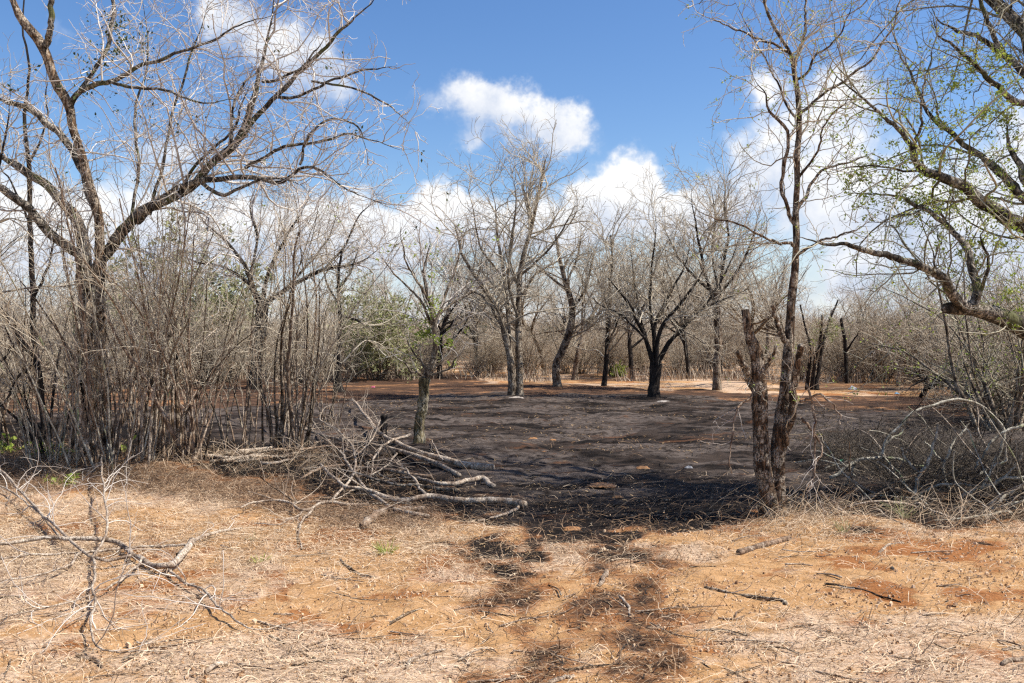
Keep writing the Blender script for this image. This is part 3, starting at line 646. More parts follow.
tr420 = traced_tree('forked_tree', b, 'small pale-trunked tree with a low twig tangle and climbing green leaves, nearest in the clearing', 'tree',
            [trace([(418, 449, 16), (419, 430, 12.5), (421, 412, 12), (424, 392, 12), (426, 378, 13)], 13.3, 13.3, 24),],
            [trace([(426, 380, 10), (432, 362, 9), (435, 345, 8.6), (434, 318, 7), (428, 298, 5), (424, 270, 3.6), (430, 240, 2.4), (425, 215, 1.6)], 13.3, 13.2, 36), trace([(434, 330, 6), (440, 313, 5.4), (452, 304, 4.6), (476, 289, 3.4), (495, 272, 2), (505, 262, 1.4)], 13.3, 13.7),
             trace([(433, 325, 5), (420, 300, 4), (405, 285, 3), (385, 262, 2), (372, 240, 1.4)], 13.3, 13.0), trace([(440, 314, 5), (446, 290, 4), (458, 262, 3), (462, 235, 2), (470, 212, 1.4)], 13.4, 13.9), trace([(428, 300, 4), (412, 272, 3), (402, 245, 2.2), (400, 215, 1.4)], 13.2, 12.7)] + pale_tangle,
            T420, M['bark_green'], M['bark_grey'], M['twig_pale'], (M['leaf_lime'], 520, .055, pickblobs(13.2, (436, 345, 9, 2), (432, 325, 9, 2), (445, 372, 8, 1.5), (425, 355, 8, .8), (434, 300, 8, .8))), seed=402, sides=12, twig_from='limbs', rough=.08, lw=.66)

b = G(516, 397)
traced_tree('tall_twin_tree', b, 'tall bare tree with two pale upright stems from one whitened foot, highest in the clearing', 'tree',
            [trace([(512, 399, 11), (511, 366, 8.6), (504, 331, 7.6), (495, 304, 6), (478, 280, 4.4), (462, 255, 3), (455, 225, 2)], 23.6, 23.0, 40), trace([(520, 399, 10), (519, 357, 8), (518, 313, 7), (521, 269, 5.6), (532, 225, 4), (540, 190, 2.6), (545, 160, 1.8)], 23.6, 24, 40)],
            [trace([(510, 362, 6), (508, 313, 5.6), (504, 274, 5), (497, 235, 4), (495, 205, 3), (488, 175, 1.8)], 23.6, 24.2), trace([(519, 320, 5), (509, 285, 4.4), (512, 240, 3.6), (516, 200, 2.8), (510, 160, 1.8)], 23.6, 23),
             trace([(521, 275, 4), (548, 250, 3.2), (565, 225, 2.4), (580, 195, 1.6)], 23.8, 23.4), trace([(519, 300, 4), (536, 275, 3.4), (556, 262, 2.6), (585, 245, 1.6)], 23.7, 24.5), trace([(504, 330, 4), (486, 300, 3.2), (470, 290, 2.4), (446, 275, 1.6)], 23.4, 24), trace([(505, 280, 4), (482, 250, 3), (474, 215, 2.2), (466, 180, 1.6)], 23.7, 23), trace([(530, 232, 3.4), (528, 200, 2.6), (534, 165, 1.8), (532, 148, 1.2)], 24, 24)],
            mid_levels(1.05, .05), M['bark_grey'], M['bark_grey'], M['twig_grey'], seed=403, sides=10, lw=.66)

b = G(558, 387)
traced_tree('crooked_tree', b, 'crooked bare tree with a kinked dark trunk just behind the tall twin-stemmed one', 'tree',
            [trace([(558, 389, 11), (556, 366, 9), (562, 350, 9), (569, 335, 8.6), (572, 309, 7.4), (567, 287, 6), (560, 262, 4.4), (556, 235, 3)], 28.4, 28.2, 36)],
            [trace([(571, 312, 5), (585, 290, 4), (592, 262, 3), (600, 235, 2)], 28.3, 28), trace([(567, 290, 5), (548, 275, 4), (530, 258, 3), (515, 240, 2)], 28.3, 28.8), trace([(566, 283, 4), (578, 255, 3.2), (582, 225, 2)], 28.3, 27.6), trace([(570, 330, 4), (590, 318, 3), (606, 295, 2)], 28.3, 29)],
            mid_levels(1.3, .04), M['bark_brown'], M['bark_grey'], M['twig_grey'], seed=404, sides=10, lw=.66)

b = G(605, 387)
traced_tree('thin_tree', b, 'thin straight dark sapling between the crooked tree and the vase-shaped tree', 'tree',
            [trace([(604, 389, 7), (606, 366, 5.4), (607, 348, 5), (609, 320, 4.4), (609, 295, 3.4), (612, 265, 2.4), (610, 235, 1.6)], 28.4, 28.4, 30)],
            [trace([(607, 352, 3.4), (614, 330, 3), (622, 308, 2.2), (630, 280, 1.6)], 28.4, 28), trace([(609, 310, 3), (600, 285, 2.2), (592, 262, 1.6)], 28.4, 28.8)],
            mid_levels(1.3, .05), M['bark_dark'], M['bark_dark'], M['twig_grey'], seed=405, sides=8, lw=.66)

b = G(654, 398)
traced_tree('vase_tree', b, 'vase-shaped tree whose short black trunk splits into many ascending limbs', 'tree',
            [trace([(654, 400, 17), (654, 388, 13), (655, 375, 13), (656, 364, 15)], 23.5, 23.5, 16)],
            [trace([(655, 368, 8), (646, 340, 6.4), (637, 320, 5.4), (629, 304, 4.4), (611, 282, 3), (595, 262, 2)], 23.5, 23.0), trace([(655, 368, 8), (655, 326, 6), (664, 305, 5), (673, 287, 4), (686, 261, 2.8), (692, 225, 1.8)], 23.5, 24),
             trace([(656, 366, 9), (668, 344, 7), (684, 326, 6), (703, 309, 5), (730, 297, 3.4), (756, 287, 2)], 23.5, 23.2), trace([(656, 366, 7), (660, 331, 6), (680, 304, 4.6), (699, 278, 3.4), (712, 250, 2)], 23.5, 22.9),
             trace([(654, 367, 7), (648, 345, 5.6), (638, 310, 4.4), (633, 270, 3), (628, 235, 2)], 23.5, 24.2), trace([(655, 345, 5), (650, 305, 4), (652, 265, 3), (656, 225, 2), (650, 200, 1.4)], 23.6, 23.4), trace([(645, 338, 4), (622, 316, 3.4), (600, 305, 2.4), (585, 290, 1.6)], 23.3, 23.6), trace([(700, 312, 4), (722, 280, 3), (735, 250, 2), (742, 225, 1.4)], 23.3, 23.8)],
            mid_levels(1.25, .05), M['bark_dark'], M['bark_dark'], M['twig_grey'], seed=406, sides=12, lw=.66)

b = G(717, 389)
traced_tree('straight_tree', b, 'single straight brown trunk with a high narrow bare crown, behind the twin-trunked tree', 'tree',
            [trace([(717, 391, 11), (717, 366, 8.6), (718, 335, 8.6), (716, 305, 8.6), (717, 290, 8)], 27, 27, 24)],
            [trace([(716, 306, 6), (707, 280, 5), (700, 250, 4), (694, 215, 2.6), (690, 180, 1.8)], 27, 26.5), trace([(717, 300, 6), (722, 270, 5), (728, 235, 4), (724, 200, 2.8), (730, 165, 1.8)], 27, 27.4), trace([(718, 296, 5), (738, 270, 4), (752, 240, 3), (760, 205, 2)], 27, 26.4), trace([(716, 296, 5), (690, 272, 4), (672, 245, 3), (660, 215, 2)], 27, 27.6), trace([(718, 292, 4), (712, 255, 3.4), (715, 215, 2.6), (708, 175, 1.8)], 27, 28)],
            mid_levels(1.2, .05), M['bark_brown'], M['bark_dark'], M['twig_grey'], seed=407, sides=10, lw=.66)

b = G(338, 392)
traced_tree('post_tree', b, 'thin dark tree with a bulky foot beyond the stem clumps, its upper trunk knotted', 'tree',
            [trace([(339, 394, 16), (338, 384, 10), (339, 366, 6), (339, 340, 5), (340, 310, 4.4), (338, 280, 3.4), (342, 250, 2.4)], 26, 26, 30)],
            [trace([(340, 315, 4), (356, 320, 3.4), (372, 330, 2)], 26, 25.6), trace([(339, 305, 3.4), (326, 280, 2.6), (320, 250, 1.8)], 26, 26.4), trace([(339, 290, 3), (352, 268, 2.2), (360, 240, 1.6)], 26, 26)],
            mid_levels(1.3, .02), M['bark_dark'], M['bark_dark'], M['twig_grey'], (M['leaf_olive'], 160, .08, pickblobs(26, (335, 310, 8, 3))), seed=408, sides=10, lw=.66)

# dark-green stemmed shrub and pale dead fork on the far side
b = G(814, 389)
traced_tree('dark_stemmed_bush', b, 'bush of a few blackish green-flecked upright stems at the far edge behind the twin-trunked tree', 'bush',
            [trace([(807, 390, 5), (809, 370, 4), (810, 350, 3.4), (805, 325, 2.4), (800, 305, 1.6)], 27, 27), trace([(817, 390, 6), (818, 375, 4.6), (823, 345, 4), (829, 323, 3), (838, 300, 1.8)], 27, 27.4), trace([(812, 390, 5), (815, 362, 4), (820, 340, 3.4), (822, 315, 2)], 27, 26.6)],
            [], mid_levels(1.2, .03), M['bark_dark'], M['bark_dark'], M['twig_grey'], (M['leaf_olive'], 420, .07, pickblobs(27, (832, 330, 10, 3), (818, 330, 8, 1))), seed=409, sides=8, lw=.66)
b = G(846, 382)
traced_tree('dark_post_sapling', b, 'single short dark stem standing in front of the brown scrub', 'tree',
            [trace([(847, 383, 5), (846, 365, 4), (845, 345, 4), (842, 322, 3.6), (842, 318, 2)], 30, 30)], [trace([(846, 352, 3), (854, 340, 2.4), (862, 328, 1.6)], 30, 29.6)], mid_levels(1, .03), M['bark_dark'], M['bark_dark'], M['twig_grey'], seed=410, sides=8, lw=.66)
b = G(899, 384)
traced_tree('pale_dead_bush', b, 'bleached white dead bush with forking antler-like branches in front of the brown scrub', 'bush',
            [trace([(898, 385, 4.6), (899, 374, 4), (898, 366, 3.6)], 29, 29)],
            [trace([(898, 368, 3.4), (906, 358, 3), (912, 346, 2.4), (920, 336, 1.6)], 29, 28.8), trace([(898, 367, 3.4), (890, 356, 3), (884, 345, 2.2), (880, 330, 1.4)], 29, 29.2), trace([(905, 360, 2.8), (916, 356, 2.2), (926, 350, 1.6)], 28.9, 28.5), trace([(893, 360, 2.6), (896, 345, 2.2), (893, 330, 1.4)], 29, 28.6), trace([(888, 352, 2.4), (878, 350, 2), (868, 344, 1.4)], 29, 28.8)],
            mid_levels(1.2, .0), M['dead_pale'], M['dead_pale'], M['twig_pale'], seed=411, sides=8, lw=.66)
# bent dark trunk
b = G(975, 408)
traced_tree('bent_trunk', b, 'dark half-fallen trunk bent over into a low arch beside the pale shrubs', 'fallen trunk',
            [trace([(976, 409, 7), (970, 397, 7), (961, 385, 6.6), (944, 380, 6), (928, 388, 5), (920, 398, 4)], 20, 20.6, 30)],
            [trace([(944, 380, 4), (930, 378, 3.4), (915, 384, 2.4), (905, 394, 1.6)], 20.3, 20), trace([(962, 387, 4), (965, 370, 3), (960, 350, 2)], 20.1, 20.4), trace([(930, 388, 3), (920, 376, 2.2), (912, 365, 1.6)], 20.5, 20.4)],
            mid_levels(1.1, .0), M['bark_dark'], M['bark_dark'], M['twig_brown'], seed=412, sides=10)

# ------------------------------------------------------------------ clumps of upright stems in the near thicket
def stem_clump(name, base, R, n, H, spread, label, mats, seed, w=(.009, .022), thick=(), twig_m=None, lean=(0, 0), group=None, tw=1.0, leafy=0):
    g = np.random.default_rng(seed); root = thing(name, base, label, 'bush', group)
    allp, allr = [], []
    for i in range(n):
        a = g.uniform(0, 6.283); rr = R * math.sqrt(g.uniform(0, 1)); st = base + [rr * math.cos(a), rr * .7 * math.sin(a), -.03]
        st[2] = float(height(st[0], st[1])) - .03
        d = np.array([math.cos(a) * spread * g.uniform(.2, 1.2) + g.normal() * .08 + lean[0], math.sin(a) * spread * g.uniform(.2, 1.2) + g.normal() * .08 + lean[1], 1.0])
        L = H * g.uniform(.45, 1.15); r0 = g.uniform(*w)
        if i < len(thick): L, r0 = H * thick[i][0], thick[i][1]
        p, r = grow(st[None], d[None], np.array([L]), np.array([r0]), max(.0035, r0 * .28), 16, .055, np.array([0, 0, .015]), g)
        Tubes().tubes(p, r, 7 if r0 > .02 else 5, .05, g).build('stem', mats[g.integers(len(mats))], root, base)
        allp.append(p[0]); allr.append(r[0])
    P, Rr = np.stack(allp), np.stack(allr)
    lv = branch_out(P, Rr, [dict(n=2.7 * tw, per_m=True, tmin=.36, ang=(15, 50), lr=(.2, .5), lmin=.2, lmax=1.1, rr=.5, rl=.009, rmin=.0035, rmax=.009, K=7, wig=.13, trop=(0, 0, .05)),
                            dict(n=5.0 * tw, per_m=True, tmin=.1, ang=(25, 65), lr=(.3, .6), lmin=.1, lmax=.5, rr=.6, rl=.009, rmin=.0026, rmax=.004, K=5, wig=.16, trop=(0, 0, .03), rtip=.002)], g)
    t = Tubes()
    for p, r in lv: t.tubes(p, r, 3, 0, g)
    t.build('crown', twig_m or M['twig_grey'], root, base)
    if leafy:
        pts = lv[-1][0].reshape(-1, 3); ch = g.choice(len(pts), leafy)
        Tubes().leaves(pts[ch], .03, g).build('foliage', M['leaf_dry'], root, base)
    return root

S_ = [M['dead'], M['dead_pale'], M['dead_pale'], M['bark_grey']]
def Gb(px, py): return G(px, py)
stem_clump('stem_clump', Gb(108, 472), .55, 26, 3.5, .20, 'pale slender stems right in front of the big many-limbed tree', [M['dead_pale'], M['dead'], M['dead_grey']], 513, (.007, .016), tw=1.1, twig_m=M['twig_grey'])
stem_clump('stem_clump', Gb(52, 468), .4, 20, 2.6, .22, 'pale bare stems in front of the leaning trunk beside the big many-limbed tree', [M['dead_pale'], M['dead_grey']], 514, (.007, .015), tw=1.1, twig_m=M['twig_grey'])
stem_clump('stem_clump', Gb(128, 466), .55, 26, 3.3, .2, 'dense fan of grey-brown stems crowding the foot of the big many-limbed tree', S_, 501, (.012, .03), tw=.9, twig_m=M['twig_grey'])
stem_clump('stem_clump', Gb(70, 460), .5, 18, 2.7, .38, 'leaning stems splayed away from the big many-limbed tree, towards the photo margin', [M['bark_brown'], M['bark_dark']], 502, (.012, .03), lean=(-.18, 0), tw=.9)
stem_clump('stem_clump', Gb(186, 468), .22, 20, 3.0, .15, 'reddish-brown stem clump with a shaggy foot, first gap from the big tree', [M['bark_brown'], M['dead'], M['dead']], 503, (.010, .026), thick=((.8, .045), (.7, .04)), tw=1.0, leafy=150)
stem_clump('stem_clump', Gb(238, 452), .25, 11, 3.2, .16, 'sparse slender grey stems in front of the stout black trunk', [M['bark_grey'], M['dead']], 504, (.008, .016), tw=.9)
stem_clump('stem_clump', Gb(287, 447), .36, 28, 3.7, .13, 'tall brown stem clump rising directly behind the heap of cut branches', [M['bark_brown'], M['dead_pale'], M['dead']], 505, (.010, .024), thick=((.9, .04), (.7, .036), (.8, .03)), lean=(.03, 0), tw=1.1, leafy=260)
stem_clump('stem_clump', Gb(160, 440), .6, 10, 2.3, .25, 'thin leafless stems half hidden between the big tree and the reddish-brown clump', [M['bark_brown'], M['bark_grey']], 506, (.009, .018), tw=1.0)
stem_clump('stem_clump', Gb(15, 448), .7, 20, 2.8, .30, 'tangled grey stems filling the margin beneath the leaning trunk', [M['bark_brown'], M['bark_dark']], 507, (.009, .02), tw=1.0)
stem_clump('stem_clump', Gb(325, 428), .35, 10, 2.2, .15, 'loose spindly stems just past the tall brown clump, thinning towards the clearing', [M['bark_grey'], M['dead']], 508, (.008, .016), tw=1.1)

stem_clump('stem_clump', Gb(265, 425), .7, 7, 2.5, .25, 'grey stem clump filling the gap behind the tall brown clump', [M['bark_grey'], M['dead']], 509, (.009, .02), tw=1.0)
stem_clump('stem_clump', Gb(110, 430), .9, 12, 2.5, .28, 'rear stem clump seen past the trunk of the big many-limbed tree', [M['bark_brown'], M['bark_grey']], 510, (.010, .022), tw=1.0)
stem_clump('stem_clump', Gb(205, 425), .6, 6, 2.4, .25, 'rear stem clump between the reddish-brown clump and the stout black trunk', [M['bark_brown'], M['dead']], 511, (.009, .02), tw=1.0)
stem_clump('stem_clump', Gb(-10, 420), .9, 14, 2.6, .28, 'rear stem clump behind the slim dark-stemmed sapling at the margin', [M['bark_brown'], M['bark_grey']], 512, (.010, .022), tw=1.0)

# ------------------------------------------------------------------ bare background trees and shrubs (prototypes, then copies)
def bare_tree(seed, H, spread, nl=7, mt='bark_dark', tw='twig_far', dens=1.0, low=.22):
    g = np.random.default_rng(seed)
    root = thing('bare_tree', (0, 0, 0), 'x', 'tree')
    K = 14; tp, trd = grow(np.array([[0, 0, -.08]]), np.array([[g.normal() * .1, g.normal() * .1, 1]]), np.array([H * .55]), np.array([H * .020]), H * .008, K, .07, np.array([0, 0, .03]), g)
    trd[:, 0] *= 1.5
    Tubes().tubes(tp, trd, 9, .07, g).build('trunk', M[mt], root)
    pos, d, L, r = spawn(tp, trd, nl, low / .55, (22, 58), (.75, 1.15), g, .15)
    lp, lr_ = grow(pos, d, L * spread, np.minimum(r * .75, H * .012), .008, 12, .10, np.array([0, 0, .05]), g)
    lp = np.concatenate([lp]); Tubes().tubes(lp, lr_, 6, .03, g).build('limb', M[mt], root)
    lv = branch_out(lp, lr_, mid_levels(dens, .045, .0065), g)
    t = Tubes()
    for p, rr in lv: t.tubes(p, rr, 3, 0, g)
    t.build('crown', M[tw], root)
    return root

def shrub(seed, H, n, spread, tw='twig_scrub', dens=1.0, leaf_m=None, nleaf=0, lsize=.09, pale=False, name='leafless_shrub', cat='shrub'):
    g = np.random.default_rng(seed)
    root = thing(name, (0, 0, 0), 'x', cat)
    a = g.uniform(0, 6.283, n); st = np.stack([np.cos(a) * H * .12 * g.uniform(0, 1, n), np.sin(a) * H * .12 * g.uniform(0, 1, n), np.full(n, -.05)], 1)
    k = spread * g.uniform(.15, 1.3, n)
    d = np.stack([np.cos(a) * k, np.sin(a) * k, np.ones(n)], 1)
    p, r = grow(st, d, H * g.uniform(.55, 1.1, n), H * g.uniform(.005, .012, n), .006, 9, .10, np.array([0, 0, .0]), g)
    lv = branch_out(p, r, [dict(n=3.0 * dens, per_m=True, tmin=.12, ang=(25, 70), lr=(.3, .7), lmin=.25, lmax=1.3, rr=.6, rl=.011, rmin=.007, rmax=.014, K=6, wig=.16, trop=(0, 0, .01)),
                           dict(n=3.4 * dens, per_m=True, tmin=.1, ang=(25, 70), lr=(.4, .8), lmin=.18, lmax=.7, rr=.7, rl=.011, rmin=.0055, rmax=.008, K=4, wig=.18, trop=(0, 0, .01), rtip=.004)], g)
    t = Tubes().tubes(p, r, 5, 0, g); t.build('stem', M['dead_pale'] if pale else M['bark_grey'], root)
    t = Tubes()
    for q, rr in lv: t.tubes(q, rr, 3, 0, g)
    t.build('crown', M[tw], root)
    if nleaf:
        pts = lv[-1][0].reshape(-1, 3); ch = g.choice(len(pts), nleaf)
        Tubes().leaves(pts[ch] + g.normal(size=(nleaf, 3)) * .04, lsize, g).build('foliage', M[leaf_m], root)
    return root

used = set()
def put(proto, x, y, rz, sc, label, group=None, name=None):
    loc = (float(x), float(y), float(height(x, y)) - .02)
    if proto.as_pointer() not in used:
        used.add(proto.as_pointer()); proto.location = loc; proto.rotation_euler = (0, 0, rz); proto.scale = (sc, sc, sc); proto['label'] = label
        if group: proto['group'] = group
        return proto
    r = dup(proto, loc, rz, sc, label, group)
    if not group and 'group' in r: del r['group']
    return r

TP = [bare_tree(601, 6.0, 1.15, 8), bare_tree(602, 6.6, 1.0, 9, 'bark_brown'), bare_tree(603, 5.6, 1.3, 8, 'bark_dark', 'twig_far', 1.1), bare_tree(604, 6.2, 1.1, 9, 'bark_grey', 'twig_grey')]
SP = [shrub(611, 3.2, 30, .6, 'twig_scrub', 1.1), shrub(612, 3.6, 28, .5, 'twig_far', 1.1), shrub(613, 3.0, 34, .75, 'twig_far', 1.1), shrub(614, 3.3, 24, .6, 'twig_grey', 1.05, None, 0, .09, True), shrub(615, 3.3, 30, .65, 'twig_scrub', 1.2)]
SG = shrub(621, 3.2, 26, .65, 'twig_far', 1.0, 'leaf_olive', 7500, .11, name='leafy_bush', cat='bush')
SD = shrub(622, 3.0, 26, .6, 'twig_far', 1.0, 'leaf_far', 7000, .13, name='leafy_tree', cat='tree')

g = np.random.default_rng(77)
# single trees in the second row: (px, distance, prototype, scale)
LT = 'leafless grey tree in the second row of trees, beyond the burnt clearing'
for i, (px, Y, k, s) in enumerate([(575, 33, 1, .95), (632, 34, 0, .95), (545, 36, 3, 1.0), (690, 33, 2, 1.0), (752, 31, 3, .9), (478, 36, 2, .9), (440, 34, 0, .95), (765, 37, 1, 1.0), (600, 39, 1, 1.05), (660, 40, 3, 1.05), (520, 41, 0, 1), (720, 40, 0, 1.05), (808, 35, 3, .8), (405, 40, 1, .95), (860, 42, 2, .75), (790, 44, 1, .85),
                                   (310, 36, 3, .85), (150, 38, 0, .85), (95, 36, 1, .85), (30, 34, 3, .9), (-30, 27, 2, .9), (180, 46, 1, .95), (300, 44, 3, .7)]):
    put(TP[k], (px - CX) * Y / F, Y, g.uniform(0, 6.28), s * g.uniform(.93, 1.05), LT, 'bare trees beyond the clearing')
for i in range(18):
    Y = g.uniform(43, 66); px = -40 + 1010 * (i + g.uniform(0, 1)) / 18; Y *= 1.25 if px < 400 else 1
    put(TP[i % 4], (px - CX) * Y / F, Y, g.uniform(0, 6.28), g.uniform(.7, 1.0) * (1 if px < 780 else .72), 'far bare tree rising hazily out of the scrub beyond the clearing', 'far bare trees above the scrub')
# shrubs closing the clearing off
LS = 'brown leafless shrub in the thicket closing off the far side of the clearing'
n = 0
spots = []
for row, (Y0, cnt) in enumerate([(34, 34), (37.5, 38), (42, 44), (50, 30), (60, 26)]):
    for i in range(cnt):
        px = -60 + 1150 * (i + g.uniform(.1, .9)) / cnt; Y = Y0 * g.uniform(.96, 1.06)
        if px > 780 and row == 0: Y -= g.uniform(0, 2)
        if 560 < px < 800 and row == 0: continue
        spots.append((px, Y, 1.0))
for (px, Y, s0) in spots:
    s = s0 * g.uniform(.45, .82) * (1.0 if Y < 48 else 1.1) * (.85 if 420 < px < 560 else 1)
    put(SP[g.integers(5)], (px - CX) * Y / F, Y, g.uniform(0, 6.28), s, LS, 'leafless shrubs beyond the clearing')
# nearer shrubs on the budding tree's side
LR = 'dense leafless shrub in the brown scrub beneath the long arching limb'
for (px, Y, k, s) in [(880, 31, 4, .95), (915, 31, 0, 1.0), (850, 33, 2, .9), (940, 27, 4, 1.0), (965, 23.5, 2, .9), (985, 20.5, 0, .85), (1010, 21, 3, .95), (1035, 18.5, 4, .9), (990, 25, 1, .95), (1020, 26, 0, 1.0), (1050, 23, 3, 1.0), (955, 30, 1, .95), (1080, 16, 2, .95), (1060, 28, 1, 1), (905, 34, 4, 1), (1008, 16.8, 2, .62)]:
    put(SP[k], (px - CX) * Y / F, Y, g.uniform(0, 6.28), s, LR, 'leafless shrubs under the arching limb')
SB = shrub(630, 3.0, 30, 1.5, 'twig_thorn', 1.1, name='thorn_bush', cat='bush')
for i in range(13):
    px, Y = g.uniform(845, 1055), g.uniform(8.7, 12.0)
    put(SB, (px - CX) * Y / F, Y, g.uniform(0, 6.28), g.uniform(.26, .40), 'low sprawling dark thorn bush inside the tangle past the twin trunks', 'low thorn bushes in the tangle').scale[2] *= .55
# shrubs seen through the stem clumps
LB = 'leafless shrub glimpsed through the near thicket of stems'
for (px, Y, k, s) in [(20, 26, 0, .95), (70, 28, 1, .9), (115, 27, 2, .9), (150, 29, 4, .85), (-20, 22, 0, .95), (200, 30, 1, .8), (225, 31, 0, .85), (300, 31, 2, .8), (-55, 17, 4, .9)]:
    put(SP[k], (px - CX) * Y / F, Y, g.uniform(0, 6.28), s, LB, 'leafless shrubs behind the stem clumps')
put(SG, (378 - CX) * 32.5 / F, 32.5, .4, 1.05, 'large olive-green leafy bush between the knotted thin tree and the small pale-trunked tree', name=None)
r = put(SD, (458 - CX) * 60 / F, 60, .3, 1.15, 'dark green leafy tree crown showing over the far scrub beside the tall twin-stemmed tree')
for (px, Y, s) in [(130, 68, 1.25), (165, 70, 1.2), (100, 66, 1.15), (195, 72, 1.2), (555, 66, .9)]:
    put(SD, (px - CX) * Y / F, Y, g.uniform(0, 6.28), s, 'dark green leafy tree low on the skyline beyond the scrub', 'dark green trees on the skyline')
SL = shrub(623, 4.0, 16, .5, 'twig_green', .8, 'leaf_lime', 1500, .05, name='budding_bush', cat='bush')
put(SL, (1005 - CX) * 15 / F, 15, 1.2, 1, 'tall thin-stemmed bush in yellow-green leaf behind the crook of the arching limb')
put(SG, (195 - CX) * 34 / F, 34, 2.2, 1.6, 'pale green leafy bush showing high among the stems near the stout black trunk')

# the far wood that reads as one mass
def far_wood():
    g = np.random.default_rng(88); t = Tubes()
    n = 2600; Y = g.uniform(70, 190, n) ; x = g.uniform(-.75, .75, n) * Y
    st = np.stack([x, Y, height(x, Y)], 1); H = g.uniform(1.8, 3.8, n) * (1 + (Y - 70) / 220)
    for k in range(7):
        d = np.stack([g.normal(size=n) * .5, g.normal(size=n) * .5, np.ones(n)], 1)
        p, r = grow(st + g.normal(size=(n, 3)) * [.6, .6, 0], d, H * g.uniform(.6, 1, n), np.full(n, .05), .02, 5, .16, np.zeros(3), g)
        t.tubes(p, r, 3, 0, g)
        lv = branch_out(p, r, [dict(n=7, tmin=.2, ang=(25, 70), lr=(.3, .6), rmin=.018, rmax=.03, K=4, rtip=.012)], g)
        for p, r in lv: t.tubes(p, r, 3, 0, g)
    o = t.build('far_scrub', M['twig_far']); tag(o, 'far grey-brown mass of dry scrub along the skyline', 'scrub', None, 'stuff')
far_wood()

# ------------------------------------------------------------------ cut and fallen branches on the ground
def ground_branch(name, label, cat, main, sides_=(), mat='dead', twm='twig_pale', fine=None, group=None, seed=0, sd=8, parts='side_branch'):
    g = np.random.default_rng(seed); base = main[0][0].copy(); base[2] = float(height(base[0], base[1]))
    root = thing(name, base, label, cat, group)
    main = cap_start(*main)
    Tubes().tubes(main[0], main[1], sd, .07, g).build('stem', M[mat], root, base)
    for p, r in sides_: Tubes().tubes(p, r, 6, .05, g).build(parts, M[mat], root, base)
    if fine:
        src = [main, *sides_]
        P = np.stack([spline(np.concatenate([p, r[:, None]], 1)[::2], 20) for p, r in src])
        t = Tubes()
        for p, r in branch_out(P[:, :, :3], P[:, :, 3], fine, g):
            z = height(p[..., 0], p[..., 1]) + .006; p[..., 2] = np.maximum(p[..., 2], z)
            t.tubes(p, r, 4, 0, g)
        t.build('crown', M[twm], root, base)
    return root

FG = [dict(n=3.2, per_m=True, tmin=.1, ang=(25, 65), lr=(.25, .6), lmin=.15, lmax=.9, rr=.6, rl=.009, rmin=.003, rmax=.007, K=8, wig=.15, trop=(0, 0, -.01)),
      dict(n=4.0, per_m=True, tmin=.1, ang=(25, 65), lr=(.3, .6), lmin=.08, lmax=.4, rr=.6, rl=.009, rmin=.0018, rmax=.004, K=5, wig=.18, trop=(0, 0, -.01), rtip=.0012)]
FG1 = [dict(FG[0], n=1.8, lmax=.5)]
ground_branch('fallen_branch', 'large pale forked dead branch with many twigs lying on the orange sand', 'branch',
    lying([(192, 543), (178, 556), (167, 566), (149, 563), (132, 552), (117, 541), (92, 538), (64, 537), (36, 538), (0, 543), (-40, 548)], 44, 7.0, 3.0, (0.07, 0.025, 0.1, 0.06)),
    [lying([(178, 555), (192, 543), (217, 532), (242, 525)], 18, 6, 1.6, (0.025, 0.025)), lying([(132, 553), (100, 557), (82, 547), (50, 522), (21, 490), (0, 472), (-20, 455)], 30, 3.6, 1.8, (0.05, 0.1, 0.15)),
     lying([(167, 566), (178, 577), (199, 586), (217, 604), (238, 620), (260, 627), (295, 618)], 30, 3.4, 1.4, (0.025, 0.05, 0)), lying([(92, 555), (107, 529), (104, 493), (102, 455)], 20, 2.8, 1.4, (0.05, 0.15, 0.225)),
     lying([(189, 546), (142, 545), (100, 548), (43, 550), (0, 556), (-40, 560)], 30, 3.2, 1.8, (0.015, 0.05, 0.05)), lying([(94, 557), (94, 589), (89, 625), (98, 644), (117, 650), (171, 650)], 30, 3, 1.4, (0.05, 0.06, 0)),
     lying([(84, 549), (60, 568), (30, 575), (0, 580), (-30, 590)], 20, 2.6, 1.4, (0.05, 0.06)), lying([(140, 558), (120, 580), (70, 600), (20, 610), (-20, 622)], 24, 2.6, 1.2, (0.05, 0.05)), lying([(60, 537), (40, 512), (14, 492), (-10, 480)], 20, 2.4, 1.2, (0.05, 0.14))],
    'dead_pale', 'twig_pale', [dict(FG[0], n=3.6, lmax=.6, rmax=.0045, trop=(0, 0, -.04)), dict(FG[1], n=4, rmin=.0014, trop=(0, 0, -.04))], None, 701)
HEAP = 'cut branches in the heap'
